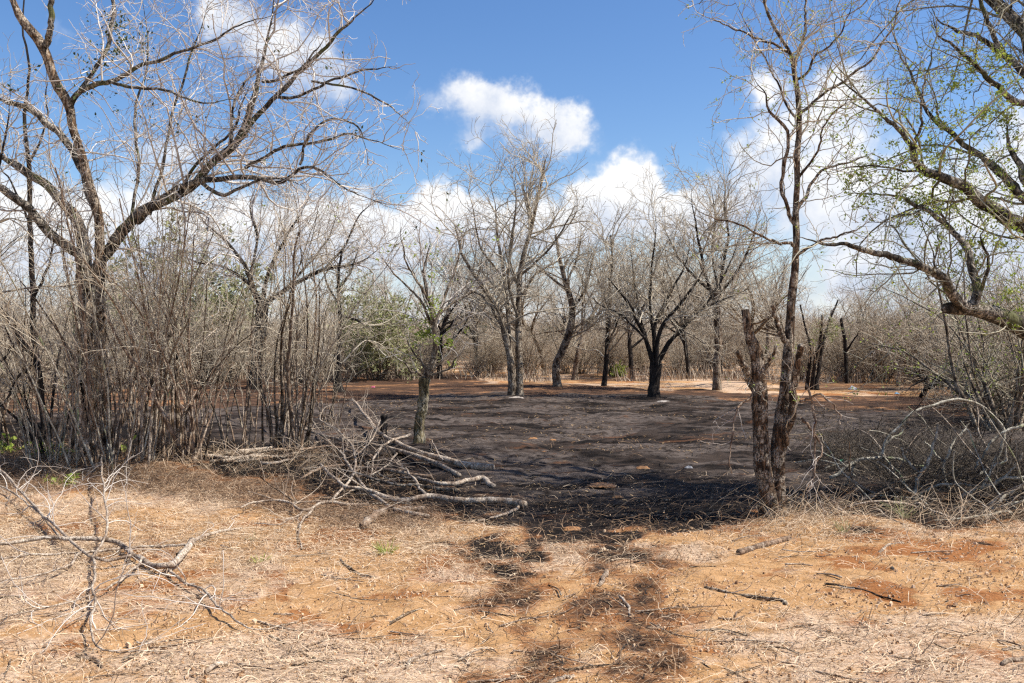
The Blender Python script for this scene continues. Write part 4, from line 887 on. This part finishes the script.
hp = [  # traced, w0, w1, lift, mat, side branches, label
    ([(524, 504), (505, 500), (467, 500), (428, 496), (398, 498), (368, 490), (345, 487), (320, 470)], 7.6, 2.4, (.06, .12, .2, .3), 'dead_pale', [([(520, 505), (505, 513), (478, 519)], 4.6, 2.5, .03)], 'thick cut branch with a forked end pointing at the burnt clearing, lowest of the heap'),
    ([(493, 471), (467, 468), (444, 462), (421, 456), (398, 445), (379, 433), (364, 414), (352, 399)], 7.4, 2, (.06, .15, .3, .45), 'dead_pale', [([(444, 462), (436, 452), (432, 440)], 2.4, 1.4, .2)], 'long straight cut branch slanting up through the top of the heap'),
    ([(493, 487), (482, 480), (463, 483), (440, 485), (418, 478)], 6, 3, (.02, .1, .1), 'dead_pale', [], 'short pale kinked branch between the two longest branches of the heap'),
    ([(459, 477), (428, 462), (398, 452), (368, 443), (329, 437), (290, 424), (262, 414)], 5, 1.8, (.05, .2, .35, .5), 'dead_pale', [([(398, 452), (385, 470), (368, 478)], 2.6, 1.5, .12)], 'slender bleached branch fanning out of the heap towards the tall brown stem clump'),
    ([(428, 517), (398, 511), (379, 498), (364, 487), (349, 468), (340, 450)], 4.6, 1.8, (.03, .15, .3), 'dead_pale', [([(364, 487), (352, 490), (330, 500)], 2.2, 1.3, .1)], 'curving pale branch crossing under the thick forked branch of the heap'),
    ([(362, 528), (383, 513), (409, 509), (425, 507)], 9, 5, (.0, .05), 'dead', [], 'short stout offcut sticking out at the near side of the heap'),
    ([(426, 495), (413, 479), (402, 468), (384, 462)], 2.6, 1.6, (.06, .25, .3), 'dead_pale', [], 'thin looping twig standing up over the middle of the heap'),
    ([(368, 504), (326, 504), (303, 509), (288, 500), (261, 498), (240, 505)], 3.4, 1.6, (.06, .12, .2), 'dead_pale', [([(310, 508), (300, 525), (300, 548)], 3, 2, (.12, .02)), ([(303, 509), (280, 522), (255, 520)], 2.2, 1.2, .1)], 'white branching limb with a prop-like leg at the near tip of the heap'),
    ([(405, 456), (385, 457), (364, 458), (340, 462)], 6, 5, .04, 'bark_dark', [], 'charred dark log lying under the back of the heap'),
    ([(430, 478), (398, 474), (360, 470), (325, 472), (300, 480)], 4.6, 2, (.1, .15, .1), 'dead', [([(360, 470), (345, 480), (320, 488)], 2.4, 1.3, .1)], 'brown branch buried in the middle layer of the heap'),
    ([(372, 462), (352, 452), (325, 446), (300, 448)], 4, 2, (.15, .25), 'dead', [], 'half-hidden branch at the back of the heap by the sawn stump'),
    ([(458, 492), (425, 486), (390, 484), (360, 476)], 4, 2, (.08, .2), 'bark_grey', [], 'grey-barked branch wedged below the slender bleached one in the heap'),
    ([(410, 436), (388, 444), (374, 462), (370, 480)], 2.6, 1.6, (.4, .3, .1), 'dead_pale', [], 'upright twig leaning across the long straight branch of the heap'),
    ([(330, 500), (350, 480), (355, 455), (340, 432), (318, 418)], 2.6, 1.4, (.1, .4, .6), 'dead_pale', [([(355, 455), (372, 440), (380, 420)], 1.8, 1.1, .45)], 'bowed bare branch rising from the heap against the tall brown clump')]
for i, (pt, w0, w1, lf, mt, sb, lab) in enumerate(hp):
    ground_branch('cut_branch', lab, 'branch', cut_end(*lying(pt, 26, w0 * 1.0, w1 * 1.0, np.array(lf) * .42)), [lying(s[0], 14, s[1] * .8, s[2] * .8, np.array(s[3]) * .5) for s in sb], mt, 'twig_heap', [dict(FG[0], n=2.6, lmax=.6, tmin=.3, up=.25), dict(FG[1], n=3)], HEAP, 710 + i)
g = np.random.default_rng(92)
for i in range(14):
    px, py = g.uniform(270, 440), g.uniform(462, 516); a = G(px, py); th = math.pi + g.normal() * .7; L = g.uniform(.5, 1.2)
    q, r = grow(a[None] + [0, 0, .03], np.array([[math.cos(th), .6 * math.sin(th), g.uniform(.0, .35)]]), np.array([L]), np.array([g.uniform(.007, .014)]), .003, 16, .08, np.array([0, 0, -.03]), g)
    q[..., 2] = np.maximum(q[..., 2], height(q[..., 0], q[..., 1]) + .01)
    ground_branch('cut_branch', 'small bare branch buried among the larger ones of the cut heap', 'branch', (q[0], r[0]), (), ['dead', 'dead_pale', 'bark_brown'][i % 3], 'twig_heap', [dict(FG[0], n=5, lmax=.5), dict(FG[1], n=3.5)], 'small branches in the cut heap', 870 + i, 6)
# small stack of sticks behind
g = np.random.default_rng(91)
LST = ['split stick in the low stack of poles beside the tall brown clump'] 
for i in range(13):
    x0, y0 = g.uniform(205, 262), g.uniform(450, 470); ln = g.uniform(35, 85)
    p = lying([(x0, y0), (x0 + ln * .5, y0 - ln * .07 + g.normal() * 2), (x0 + ln, y0 - ln * .12 + g.normal() * 4)], 12, g.uniform(2.6, 4.2), g.uniform(1.6, 2.6), g.uniform(.0, .07), .006)
    ground_branch('stacked_stick', 'brown cut stick in the low untidy row of poles behind the heap', 'stick', p, (), g.choice(['dead', 'bark_brown', 'dead_pale']), group='sticks stacked behind the heap', seed=730 + i, sd=6)
# the fallen thorn branches in front of the budding tree
thorn = [
    ([(881, 460), (888, 439), (904, 420), (922, 409), (949, 400), (970, 402), (991, 413), (1001, 423), (1005, 437), (997, 460), (980, 474)], 2.0, 2.9, 9.3, 9.3, 'dead_grey', [], 'bowed grey branch arching over the dark thorn tangle'),
    ([(916, 512), (917, 484), (928, 465), (935, 444), (938, 425)], 3.8, 1.6, 8.6, 8.9, 'dead_grey', [([(917, 497), (928, 489), (954, 484), (978, 485)], 2.8, 1.5), ([(922, 476), (908, 460), (900, 448)], 2, 1.2)], 'upright grey-green branch forking in the middle of the thorn tangle'),
    ([(960, 499), (983, 486), (1004, 480), (1024, 477), (1060, 470)], 3.6, 2.4, 8.8, 8.6, 'dead_grey', [([(983, 486), (992, 470), (1006, 462), (1004, 448)], 2.4, 1.4), ([(1004, 480), (1016, 465), (1022, 450)], 2, 1.2)], 'pale grey limb running out of the photo through the thorn tangle'),
    ([(988, 513), (1007, 497), (1024, 484), (1050, 468)], 3.0, 2.0, 8.4, 8.3, 'dead_grey', [], 'straight green-grey stick slanting up at the margin of the thorn tangle'),
    ([(917, 504), (943, 514), (970, 526), (985, 532)], 2.6, 2.0, 8.1, 7.8, 'dead_pale', [], 'thin pale stick dropping from the thorn tangle onto the sand'),
    ([(820, 492), (848, 515), (872, 533)], 4.0, 3.0, 8.2, 7.8, 'dead', [], 'straight brown pole propped from the twin trunks down to the sand'),
    ([(860, 500), (890, 490), (930, 498), (975, 505), (1010, 520)], 3.0, 1.6, 8.5, 8.4, 'bark_brown', [([(890, 490), (905, 478), (925, 472)], 2, 1.2)], 'brown branch lying lowest along the front of the thorn tangle'),
    ([(830, 478), (855, 463), (880, 456), (905, 462), (930, 470)], 3.4, 1.8, 9.5, 9.6, 'dead_grey', [([(855, 463), (850, 478), (840, 490)], 2.4, 1.4), ([(880, 456), (890, 440), (905, 430)], 2, 1.2)], 'knobbly pale branch between the twin trunks and the bowed grey branch'),
    ([(950, 490), (945, 465), (955, 440), (972, 425)], 3.0, 1.4, 9.2, 9.5, 'dead_grey', [([(945, 465), (932, 450), (925, 440)], 2, 1.1)], 'spindly branch curving up beneath the crown of the bowed grey branch'),
    ([(1024, 425), (1000, 436), (985, 452), (975, 470)], 2.8, 1.6, 9.0, 9.0, 'dead_grey', [], 'loose grey branch sagging down from the photo margin into the tangle')]
TF = [dict(FG[0], n=5.5, lmax=.6, trop=(0, 0, -.01), rmin=.003, rmax=.006), dict(FG[1], n=5.0, lmax=.3)]
for i, (pt, w0, w1, Y0, Y1, mt, sb, lab) in enumerate(thorn):
    ground_branch('thorn_branch', lab, 'branch', trace(pt, Y0, Y1, 30, w0 * 1.2, w1 * 1.2), [trace(s[0], (Y0 + Y1) / 2, Y1, 16, s[1] * 1.2, s[2] * 1.2) for s in sb], mt, 'twig_thorn' if mt != 'dead_pale' else 'twig_brown', TF, 'fallen branches in the thorn tangle', 750 + i, 7)
g = np.random.default_rng(97)
for i in range(46):
    px, py = g.uniform(825, 1035), g.uniform(458, 518); a = G(px, py); th = g.uniform(0, 6.28); L = g.uniform(.6, 1.5)
    q, r = grow(a[None] + [0, 0, .03], np.array([[math.cos(th), .5 * math.sin(th), g.uniform(.2, .9)]]), np.array([L]), np.array([g.uniform(.008, .016)]), .004, 18, .09, np.array([0, 0, -.045]), g)
    q[..., 2] = np.maximum(q[..., 2], height(q[..., 0], q[..., 1]) + .01)
    ground_branch('thorn_branch', 'short dead branch jumbled into the body of the dark thorn tangle', 'branch', (q[0], r[0]), (), ['dead_grey', 'bark_brown', 'dead_pale'][i % 3], 'twig_thorn', TF, 'small branches in the thorn tangle', 850 + i, 6)
# dry hanging sprays by the twin trunks
for i, (pt, lab) in enumerate([([(806, 384), (814, 413), (813, 439), (816, 471), (806, 494)], 'longest dry spray of twigs trailing beside the twin trunks'), ([(802, 418), (816, 436), (820, 455), (812, 478), (805, 490)], 'curled dry twig hooked round the longest spray by the twin trunks'), ([(800, 402), (822, 395), (835, 408), (842, 425)], 'short dry twig springing outwards from the twin trunks'), ([(752, 395), (738, 410), (731, 440), (730, 475)], 'thin drooping twig hanging on the clearing side of the twin trunks')]):
    ground_branch('dry_spray', lab, 'twig', trace(pt, 7.9, 7.7, 24, 2.8, 1.4), (), 'dead', 'twig_pale', [dict(FG[0], n=6, lmax=.4, rmax=.004), dict(FG[1], n=4, lmax=.2)], None, 770 + i, 6)

# sawn stump by the heap
p, rr = cut_end(*trace([(383, 441, 11), (383, 434, 8), (384, 424, 7.4), (384, 415, 7)], 13.8, 13.8, 12, wob=.003))
b = G(383, 438); Tubes().tubes(p, rr, 12, .08).build('tree_stump', M['bark_dark'], None, b)
tag(bpy.data.objects['tree_stump'], 'small dark sawn stump standing behind the heap of cut branches', 'stump')

# single sticks on the sand
for i, (pt, w0, w1, mt, lab) in enumerate([
    ([(407, 666), (411, 658), (429, 652), (446, 648)], 4.4, 2, 'dead_pale', 'pale hooked stick on bare sand at the front, bent at one end'),
    ([(607, 573), (604, 580), (600, 587)], 5, 4, 'dead_pale', 'stubby whitish stick lying on a scorched streak'),
    ([(316, 676), (338, 672), (359, 667)], 2.6, 1.8, 'dead', 'brown stick at the front edge near the hooked pale stick'),
    ([(739, 555), (761, 549), (790, 541)], 7, 5.5, 'dead', 'short split log lying on sand in front of the twin trunks'),
    ([(706, 589), (741, 597), (780, 603), (788, 607)], 2.6, 4, 'bark_grey', 'long dark crooked stick on sand below the split log'),
    ([(825, 587), (858, 593), (901, 605)], 2.4, 1.8, 'bark_dark', 'long thin blackish stick on the open sand in front of the thorn tangle'),
    ([(1002, 668), (1014, 665), (1040, 662)], 5, 4.5, 'dead_pale', 'pale thick stick at the corner of the photo, nearer of two'),
    ([(1004, 655), (1016, 652), (1040, 646)], 3.6, 3, 'dead_pale', 'pale thin stick at the corner of the photo, farther of two'),
    ([(550, 682), (562, 678), (575, 674)], 5, 4, 'dead_pale', 'broken pale stick by the scorched streak at the very front'),
    ([(205, 673), (214, 667), (227, 663)], 5, 4, 'dead_pale', 'stubby pale piece of wood in front of the large forked branch'),
    ([(76, 652), (95, 658), (102, 665)], 4, 3, 'dead', 'short brown chunk of branch under the large forked branch'),
    ([(270, 632), (300, 650), (340, 668)], 2.4, 1.4, 'bark_grey', 'thin grey twig beyond the tip of the large forked branch'),
    ([(455, 610), (480, 604), (510, 606)], 2.6, 1.6, 'dead', 'slim brown stick on the sand between heap and front edge'),
    ([(620, 598), (626, 604), (631, 617)], 3.4, 2.6, 'dead_pale', 'short pale stick just past the stubby whitish one'),
    ([(880, 555), (892, 548), (905, 545)], 3.2, 2.4, 'dead_pale', 'pale curved stick on the sand below the thorn tangle'),
    ([(340, 560), (356, 570), (372, 574)], 2.6, 1.8, 'bark_grey', 'small grey stick on litter near the green grass tuft'),
    ([(655, 640), (690, 655), (720, 676)], 2.2, 1.4, 'bark_dark', 'dark twig beside the scorched streak at the front')]):
    p = lying(pt, 16, w0, w1, .0, .006); p = cut_end(*p)
    ground_branch('dry_stick', lab, 'stick', p, (), mt, 'twig_pale', FG1 if i in (4, 5, 11, 16) else None, None, 800 + i, 8)
# scattered small sticks
g = np.random.default_rng(95)
for i in range(110):
    py = 525 + 155 * g.uniform(0, 1) ** .8; px = g.uniform(0, 1024); a = G(px, py)
    L = g.uniform(.08, .34); th = g.normal() * .6 + (0 if g.uniform() < .75 else 1.5)
    e = np.array([math.cos(th), math.sin(th), 0]) * L / 2; r = g.uniform(.0025, .007)
    q = np.array([a - e, a + [0, 0, .01] + g.normal(size=3) * .012, a + e]); q[:, 2] = height(q[:, 0], q[:, 1]) + r * .9 + g.uniform(0, .015, 3)
    S = spline(np.concatenate([q, np.array([[r], [r * .85], [r * .6]])], 1), 9)
    t = Tubes().tubes(*cap_start(*cut_end(S[:, :3], S[:, 3])), 5, .08, g)
    o = t.build('small_stick', M[['dead', 'dead_pale', 'dead_pale', 'bark_grey'][g.integers(4)]], None, a)
    tag(o, 'small dry stick dropped among the litter on the orange sand', 'stick', 'small sticks scattered over the sand')

# ------------------------------------------------------------------ litter and straw on the ground
def litter(n, pick, L, wd, mat, name, label, cat, seed, lift=.02, arch=.02, stand=0, YM=14):
    g = np.random.default_rng(seed); P = np.zeros((0, 2))
    while len(P) < n:
        py = HY + CAMZ * F / g.uniform(3.9, YM, n * 2); px = g.uniform(-60, 1090, n * 2)
        Y = CAMZ * F / (py - HY); x = (px - CX) * Y / F
        keep = g.uniform(0, 1, len(x)) < pick(px, py, x, Y); P = np.concatenate([P, np.stack([x, Y], 1)[keep]])
    P = P[:n]; l = g.uniform(*L, n); th = g.uniform(0, math.pi, n) * .5 + g.normal(size=n) * .5; th = np.where(g.uniform(size=n) < .6, g.normal(size=n) * .5, g.uniform(0, 6.28, n))
    d = np.stack([np.cos(th), np.sin(th)], 1)
    t = np.linspace(-.5, .5, 4); xy = P[:, None] + d[:, None] * (l[:, None] * t)[..., None] + g.normal(size=(n, 4, 2)) * (l * .05)[:, None, None]
    z = height(xy[..., 0], xy[..., 1]) + .004 + g.uniform(0, lift, n)[:, None] + g.uniform(-arch, arch, (n, 1)) * (t * 2)[None] + np.abs(g.normal(size=(n, 1))) * arch * (1 - (2 * t) ** 2)[None]
    z = np.maximum(z, height(xy[..., 0], xy[..., 1]) + .003)
    if stand: z += (t + .5)[None] * l[:, None] * g.uniform(0, stand, (n, 1))
    T = Tubes().ribbons(np.concatenate([xy, z[..., None]], 2), g.uniform(*wd, n), g)
    o = T.build(name, M[mat], smooth=False); tag(o, label, cat, None, 'stuff')

def p_straw(px, py, x, Y):
    ash, mul = masks(x, Y)
    d = .05 + .55 * np.clip(fbm(x * .9, Y * .9, 61, 4) * 3.0 - 1.3, 0, 1) * np.clip((Y - 3.2) / 3, .35, 1)
    d = d + .55 * np.exp(-((py - 535) / 28) ** 2) * (px < 520) + .5 * np.exp(-((py - 530) / 16) ** 2 - ((px - 830) / 90) ** 2)
    return np.clip(d, 0, 1) * (1 - .93 * ash) * (1 - .45 * mul) * (Y < 10.5)
litter(30000, p_straw, (.03, .20), (.0008, .0026), 'straw', 'dry_grass', 'flattened pale dry grass and straw strewn over the orange sand', 'grass', 901, .018, .02)
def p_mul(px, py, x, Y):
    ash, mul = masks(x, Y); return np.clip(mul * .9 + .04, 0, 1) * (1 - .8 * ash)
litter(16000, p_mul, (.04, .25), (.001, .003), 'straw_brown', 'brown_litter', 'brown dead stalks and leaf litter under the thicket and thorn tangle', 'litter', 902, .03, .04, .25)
def p_clump(px, py, x, Y):
    return (np.exp(-((py - 523) / 12) ** 2 - ((px - 815) / 45) ** 2) + .5 * np.exp(-((py - 470) / 14) ** 2) * (px < 330) + .35 * np.exp(-((py - 525) / 14) ** 2) * (px > 850)) * (fbm(x * 3, Y * 3, 71, 3) > .45)
litter(3200, p_clump, (.10, .40), (.001, .0024), 'straw', 'standing_straw', 'upright tangled dry grass stalks round the stems and trunk feet', 'grass', 903, .02, .05, .9)

def far_grass():
    g = np.random.default_rng(905); n = 9000; px = g.uniform(-60, 1090, n); Y = 31.5 + g.uniform(0, 1, n) ** 1.5 * 9 + np.where(px > 780, -1.5, 0); x = (px - CX) * Y / F
    k = fbm(x * .35, Y * .35, 93, 3) > .47; x, Y = x[k], Y[k]; n = len(x)
    st = np.stack([x, Y, height(x, Y)], 1); d = np.stack([g.normal(size=n) * .3, g.normal(size=n) * .3, np.ones(n)], 1)
    p, _ = grow(st, d, g.uniform(.2, .6, n), np.full(n, .01), .005, 3, .12, np.array([0, 0, -.05]), g)
    o = Tubes().ribbons(p, g.uniform(.006, .014, n), g).build('far_dry_grass', M['straw_far'], smooth=False)
    tag(o, 'tan dry grass standing along the foot of the far scrub', 'grass', None, 'stuff')
far_grass()

def chips(n, seed):
    g = np.random.default_rng(seed); Y = g.uniform(3.9, 10.5, n); px = g.uniform(-40, 1070, n); x = (px - CX) * Y / F
    ash, mul = masks(x, Y); k = g.uniform(size=n) < (1 - .85 * ash) * np.clip(.25 + fbm(x * 1.3, Y * 1.3, 62, 3) * 1.3 - .3, 0, 1); x, Y = x[k], Y[k]; n = len(x)
    s = g.uniform(.003, .010, n) * np.where(g.uniform(size=n) < .05, 1.8, 1); th = g.uniform(0, 6.28, n)
    c = np.stack([x, Y, height(x, Y) + s * .35], 1)
    a = np.stack([np.cos(th), np.sin(th), g.normal(size=n) * .25], 1) * s[:, None]; b_ = np.stack([-np.sin(th), np.cos(th), g.normal(size=n) * .25], 1) * s[:, None] * g.uniform(.35, .8, n)[:, None]
    up = np.array([0, 0, 1.]) * s[:, None] * .5
    v = np.stack([c - a - b_ - up, c + a - b_ * .7 - up, c + a * .8 + b_ - up, c - a * .9 + b_ * .8 - up, c - a * .6 - b_ * .7 + up, c + a * .7 - b_ * .5 + up, c + a * .5 + b_ * .7 + up, c - a * .7 + b_ * .5 + up], 1)
    q = np.array([[4, 5, 6, 7], [0, 1, 5, 4], [1, 2, 6, 5], [2, 3, 7, 6], [3, 0, 4, 7]])
    Q = (q[None] + (np.arange(n) * 8)[:, None, None]).reshape(-1, 4)
    o = Tubes().raw(v.reshape(-1, 3), Q).build('wood_chips', M['chip'], smooth=False)
    tag(o, 'wood chips, bark flakes and grit scattered over the sand', 'litter', None, 'stuff')
chips(30000, 904)

def p_ash(px, py, x, Y):
    ash, mul = masks(x, Y); return ash * np.clip(fbm(x * .8, Y * .8, 161, 4) * 3 - 1.1, .06, 1)
litter(5200, p_ash, (.02, .07), (.004, .010), 'leaf_dry', 'fallen_leaves', 'dry tan leaves fallen on the dark ash', 'leaves', 906, .01, .012, .15, 24)
litter(4200, p_ash, (.04, .22), (.003, .007), 'bark_dark', 'charred_stalks', 'charred black stalks lying about on the ash', 'litter', 907, .015, .012, .1, 22)

# ------------------------------------------------------------------ green tufts, seedlings, rubbish, clods
def tuft(px, py, n, h, mat, label, seed, name='grass_tuft', cat='grass tuft', broad=False):
    g = np.random.default_rng(seed); b = G(px, py); T = Tubes()
    th = g.uniform(0, 6.28, n); st = b + np.stack([np.cos(th), np.sin(th), np.zeros(n)], 1) * .05 * g.uniform(0, 1, n)[:, None]
    d = np.stack([np.cos(th) * .7, np.sin(th) * .7, g.uniform(.5, 1.2, n)], 1)
    p, _ = grow(st, d, h * g.uniform(.5, 1.1, n), np.full(n, .002), .001, 4, .12, np.array([0, 0, -.08]), g)
    if broad:
        o = thing(name, b, label, cat); Tubes().tubes(p, np.full(p.shape[:2], .003), 4, 0, g).build('stem', M['twig_green'], o, b)
        pts = p[:, 1:].reshape(-1, 3); pts = np.repeat(pts, 3, 0); Tubes().leaves(pts, h * .32, g, .4, .55).build('foliage', M[mat], o, b)
    else:
        o = T.ribbons(p, np.full(n, .0035), g).build(name, M[mat], None, b); tag(o, label, cat)
tuft(386, 552, 46, .13, 'leaf_lime', 'green grass tuft growing through the litter in front of the heap', 31)
tuft(262, 560, 24, .07, 'leaf_lime', 'tiny green grass tuft on sand beyond the large forked branch', 32)
tuft(252, 540, 20, .06, 'leaf_olive', 'low olive tuft next to the cut tip of the large forked branch', 33)
tuft(66, 484, 8, .20, 'leaf_lime', 'bright green leafy seedling in front of the big many-limbed tree', 34, 'seedling', 'plant', True)
tuft(48, 462, 7, .24, 'leaf_lime', 'taller green seedling half hidden at the foot of the splayed stems', 35, 'seedling', 'plant', True)
tuft(8, 452, 7, .3, 'leaf_lime', 'green seedling at the photo margin under the leaning trunk', 36, 'seedling', 'plant', True)
tuft(122, 452, 5, .25, 'leaf_lime', 'small green sprout among the dense fan of stems', 37, 'seedling', 'plant', True)
tuft(845, 535, 30, .16, 'leaf_olive', 'olive grass tuft at the foot of the propped brown pole', 38)
tuft(905, 520, 34, .25, 'leaf_olive', 'olive-yellow tuft at the front of the thorn tangle', 39)
tuft(618, 376, 22, .5, 'leaf_lime', 'low bright green plant behind the thin straight sapling', 40, 'green_weed', 'plant', True)
tuft(955, 386, 30, .9, 'leaf_lime', 'yellow-green plant beside the bent dark trunk', 41, 'green_weed', 'plant', True)

def scrap(px, py, w, h, col, name, label, cat, seed):
    g = np.random.default_rng(seed); b = G(px, py); s = b[1] / F; n = 9
    u, v = np.meshgrid(np.linspace(-1, 1, n), np.linspace(-1, 1, n)); rr = np.sqrt(np.maximum(0, 1 - .8 * (u * u + v * v) / 2))
    x = u * w * .5 * s * (1 + .12 * g.normal(size=u.shape)); y = v * w * .4 * s * (1 + .12 * g.normal(size=u.shape)); z = np.maximum(0, h * s * .8 * (rr * .8 + .16 * g.normal(size=u.shape)) * (1 - np.maximum(abs(u), abs(v)) ** 4)) + .006
    V = np.stack([x + b[0], y + b[1], z + b[2]], -1).reshape(-1, 3); i = np.arange(n * n).reshape(n, n)
    o = Tubes().raw(V, np.stack([i[:-1, :-1], i[:-1, 1:], i[1:, 1:], i[1:, :-1]], -1).reshape(-1, 4)).build(name, plain(name, col), None, b)
    return tag(o, label, cat)
scrap(853, 389, 8, 4, (.55, .54, .52), 'plastic_scrap', 'crumpled white plastic scrap on the far orange ground', 'rubbish', 1)
scrap(373, 386, 4, 1.6, (.45, .09, .16), 'paper_scrap', 'small pink scrap on the burnt ground beyond the small pale-trunked tree', 'rubbish', 2)
scrap(897, 393, 4, 2, (.12, .35, .55), 'plastic_scrap', 'little blue plastic scrap on the far orange ground near the white dead bush', 'rubbish', 3)
scrap(842, 465, 6, 2, (.03, .28, .16), 'plastic_scrap', 'green plastic scrap on the ash between twin trunks and thorn tangle', 'rubbish', 4)
scrap(689, 470, 8, 2.4, (.22, .22, .23), 'foil_scrap', 'greyish foil scrap on the ash in front of the vase-shaped tree', 'rubbish', 5)
for k, (px, py, w, h, lab) in enumerate([(533, 440, 10, 3.4, 'flat orange clod of earth lying alone in the middle of the ash'), (643, 470, 12, 5, 'rounded orange clod on the ash near the greyish foil scrap'), (617, 497, 11, 5, 'orange clod in the dark ash, next nearer than the rounded one'), (602, 486, 26, 4, 'long low ridge of orange earth exposed in the ash'), (553, 441, 6, 2.4, 'small orange clod beside the flat one'), (545, 454, 6, 2.4, 'tiny pale clod in the ash just nearer than the flat one'), (572, 527, 18, 4, 'pale orange lump at the near rim of the burnt ground')]):
    scrap(px, py, w, h * .7, (.30, .15, .06), 'earth_clod', lab, 'clod', 20 + k)
scrap(893, 572, 4, 4, (.05, .045, .04), 'dark_stone', 'small dark stone on the open sand', 'stone', 50)
scrap(516, 399.5, 15, 2.2, (.36, .31, .26), 'pale_stone', 'whitish stones heaped round the foot of the tall twin-stemmed tree', 'stone', 51)
scrap(664, 402, 13, 1.8, (.33, .29, .25), 'pale_stone', 'pale grey rubble at the foot of the vase-shaped tree', 'stone', 52)

# ------------------------------------------------------------------ render settings
vs = SC.view_settings; vs.view_transform = 'Standard'; vs.look = 'None'; vs.gamma = 1; vs.use_curve_mapping = False; vs.exposure = .70
SC.render.engine = 'CYCLES'
cy = SC.cycles; cy.max_bounces = 5; cy.diffuse_bounces = 3; cy.glossy_bounces = 1; cy.transmission_bounces = 3; cy.transparent_max_bounces = 4
cy.use_adaptive_sampling = True; cy.adaptive_threshold = .015; cy.use_denoising = False
SC.render.film_transparent = False; cy.pixel_filter_type = 'BLACKMAN_HARRIS'; cy.filter_width = 1.3
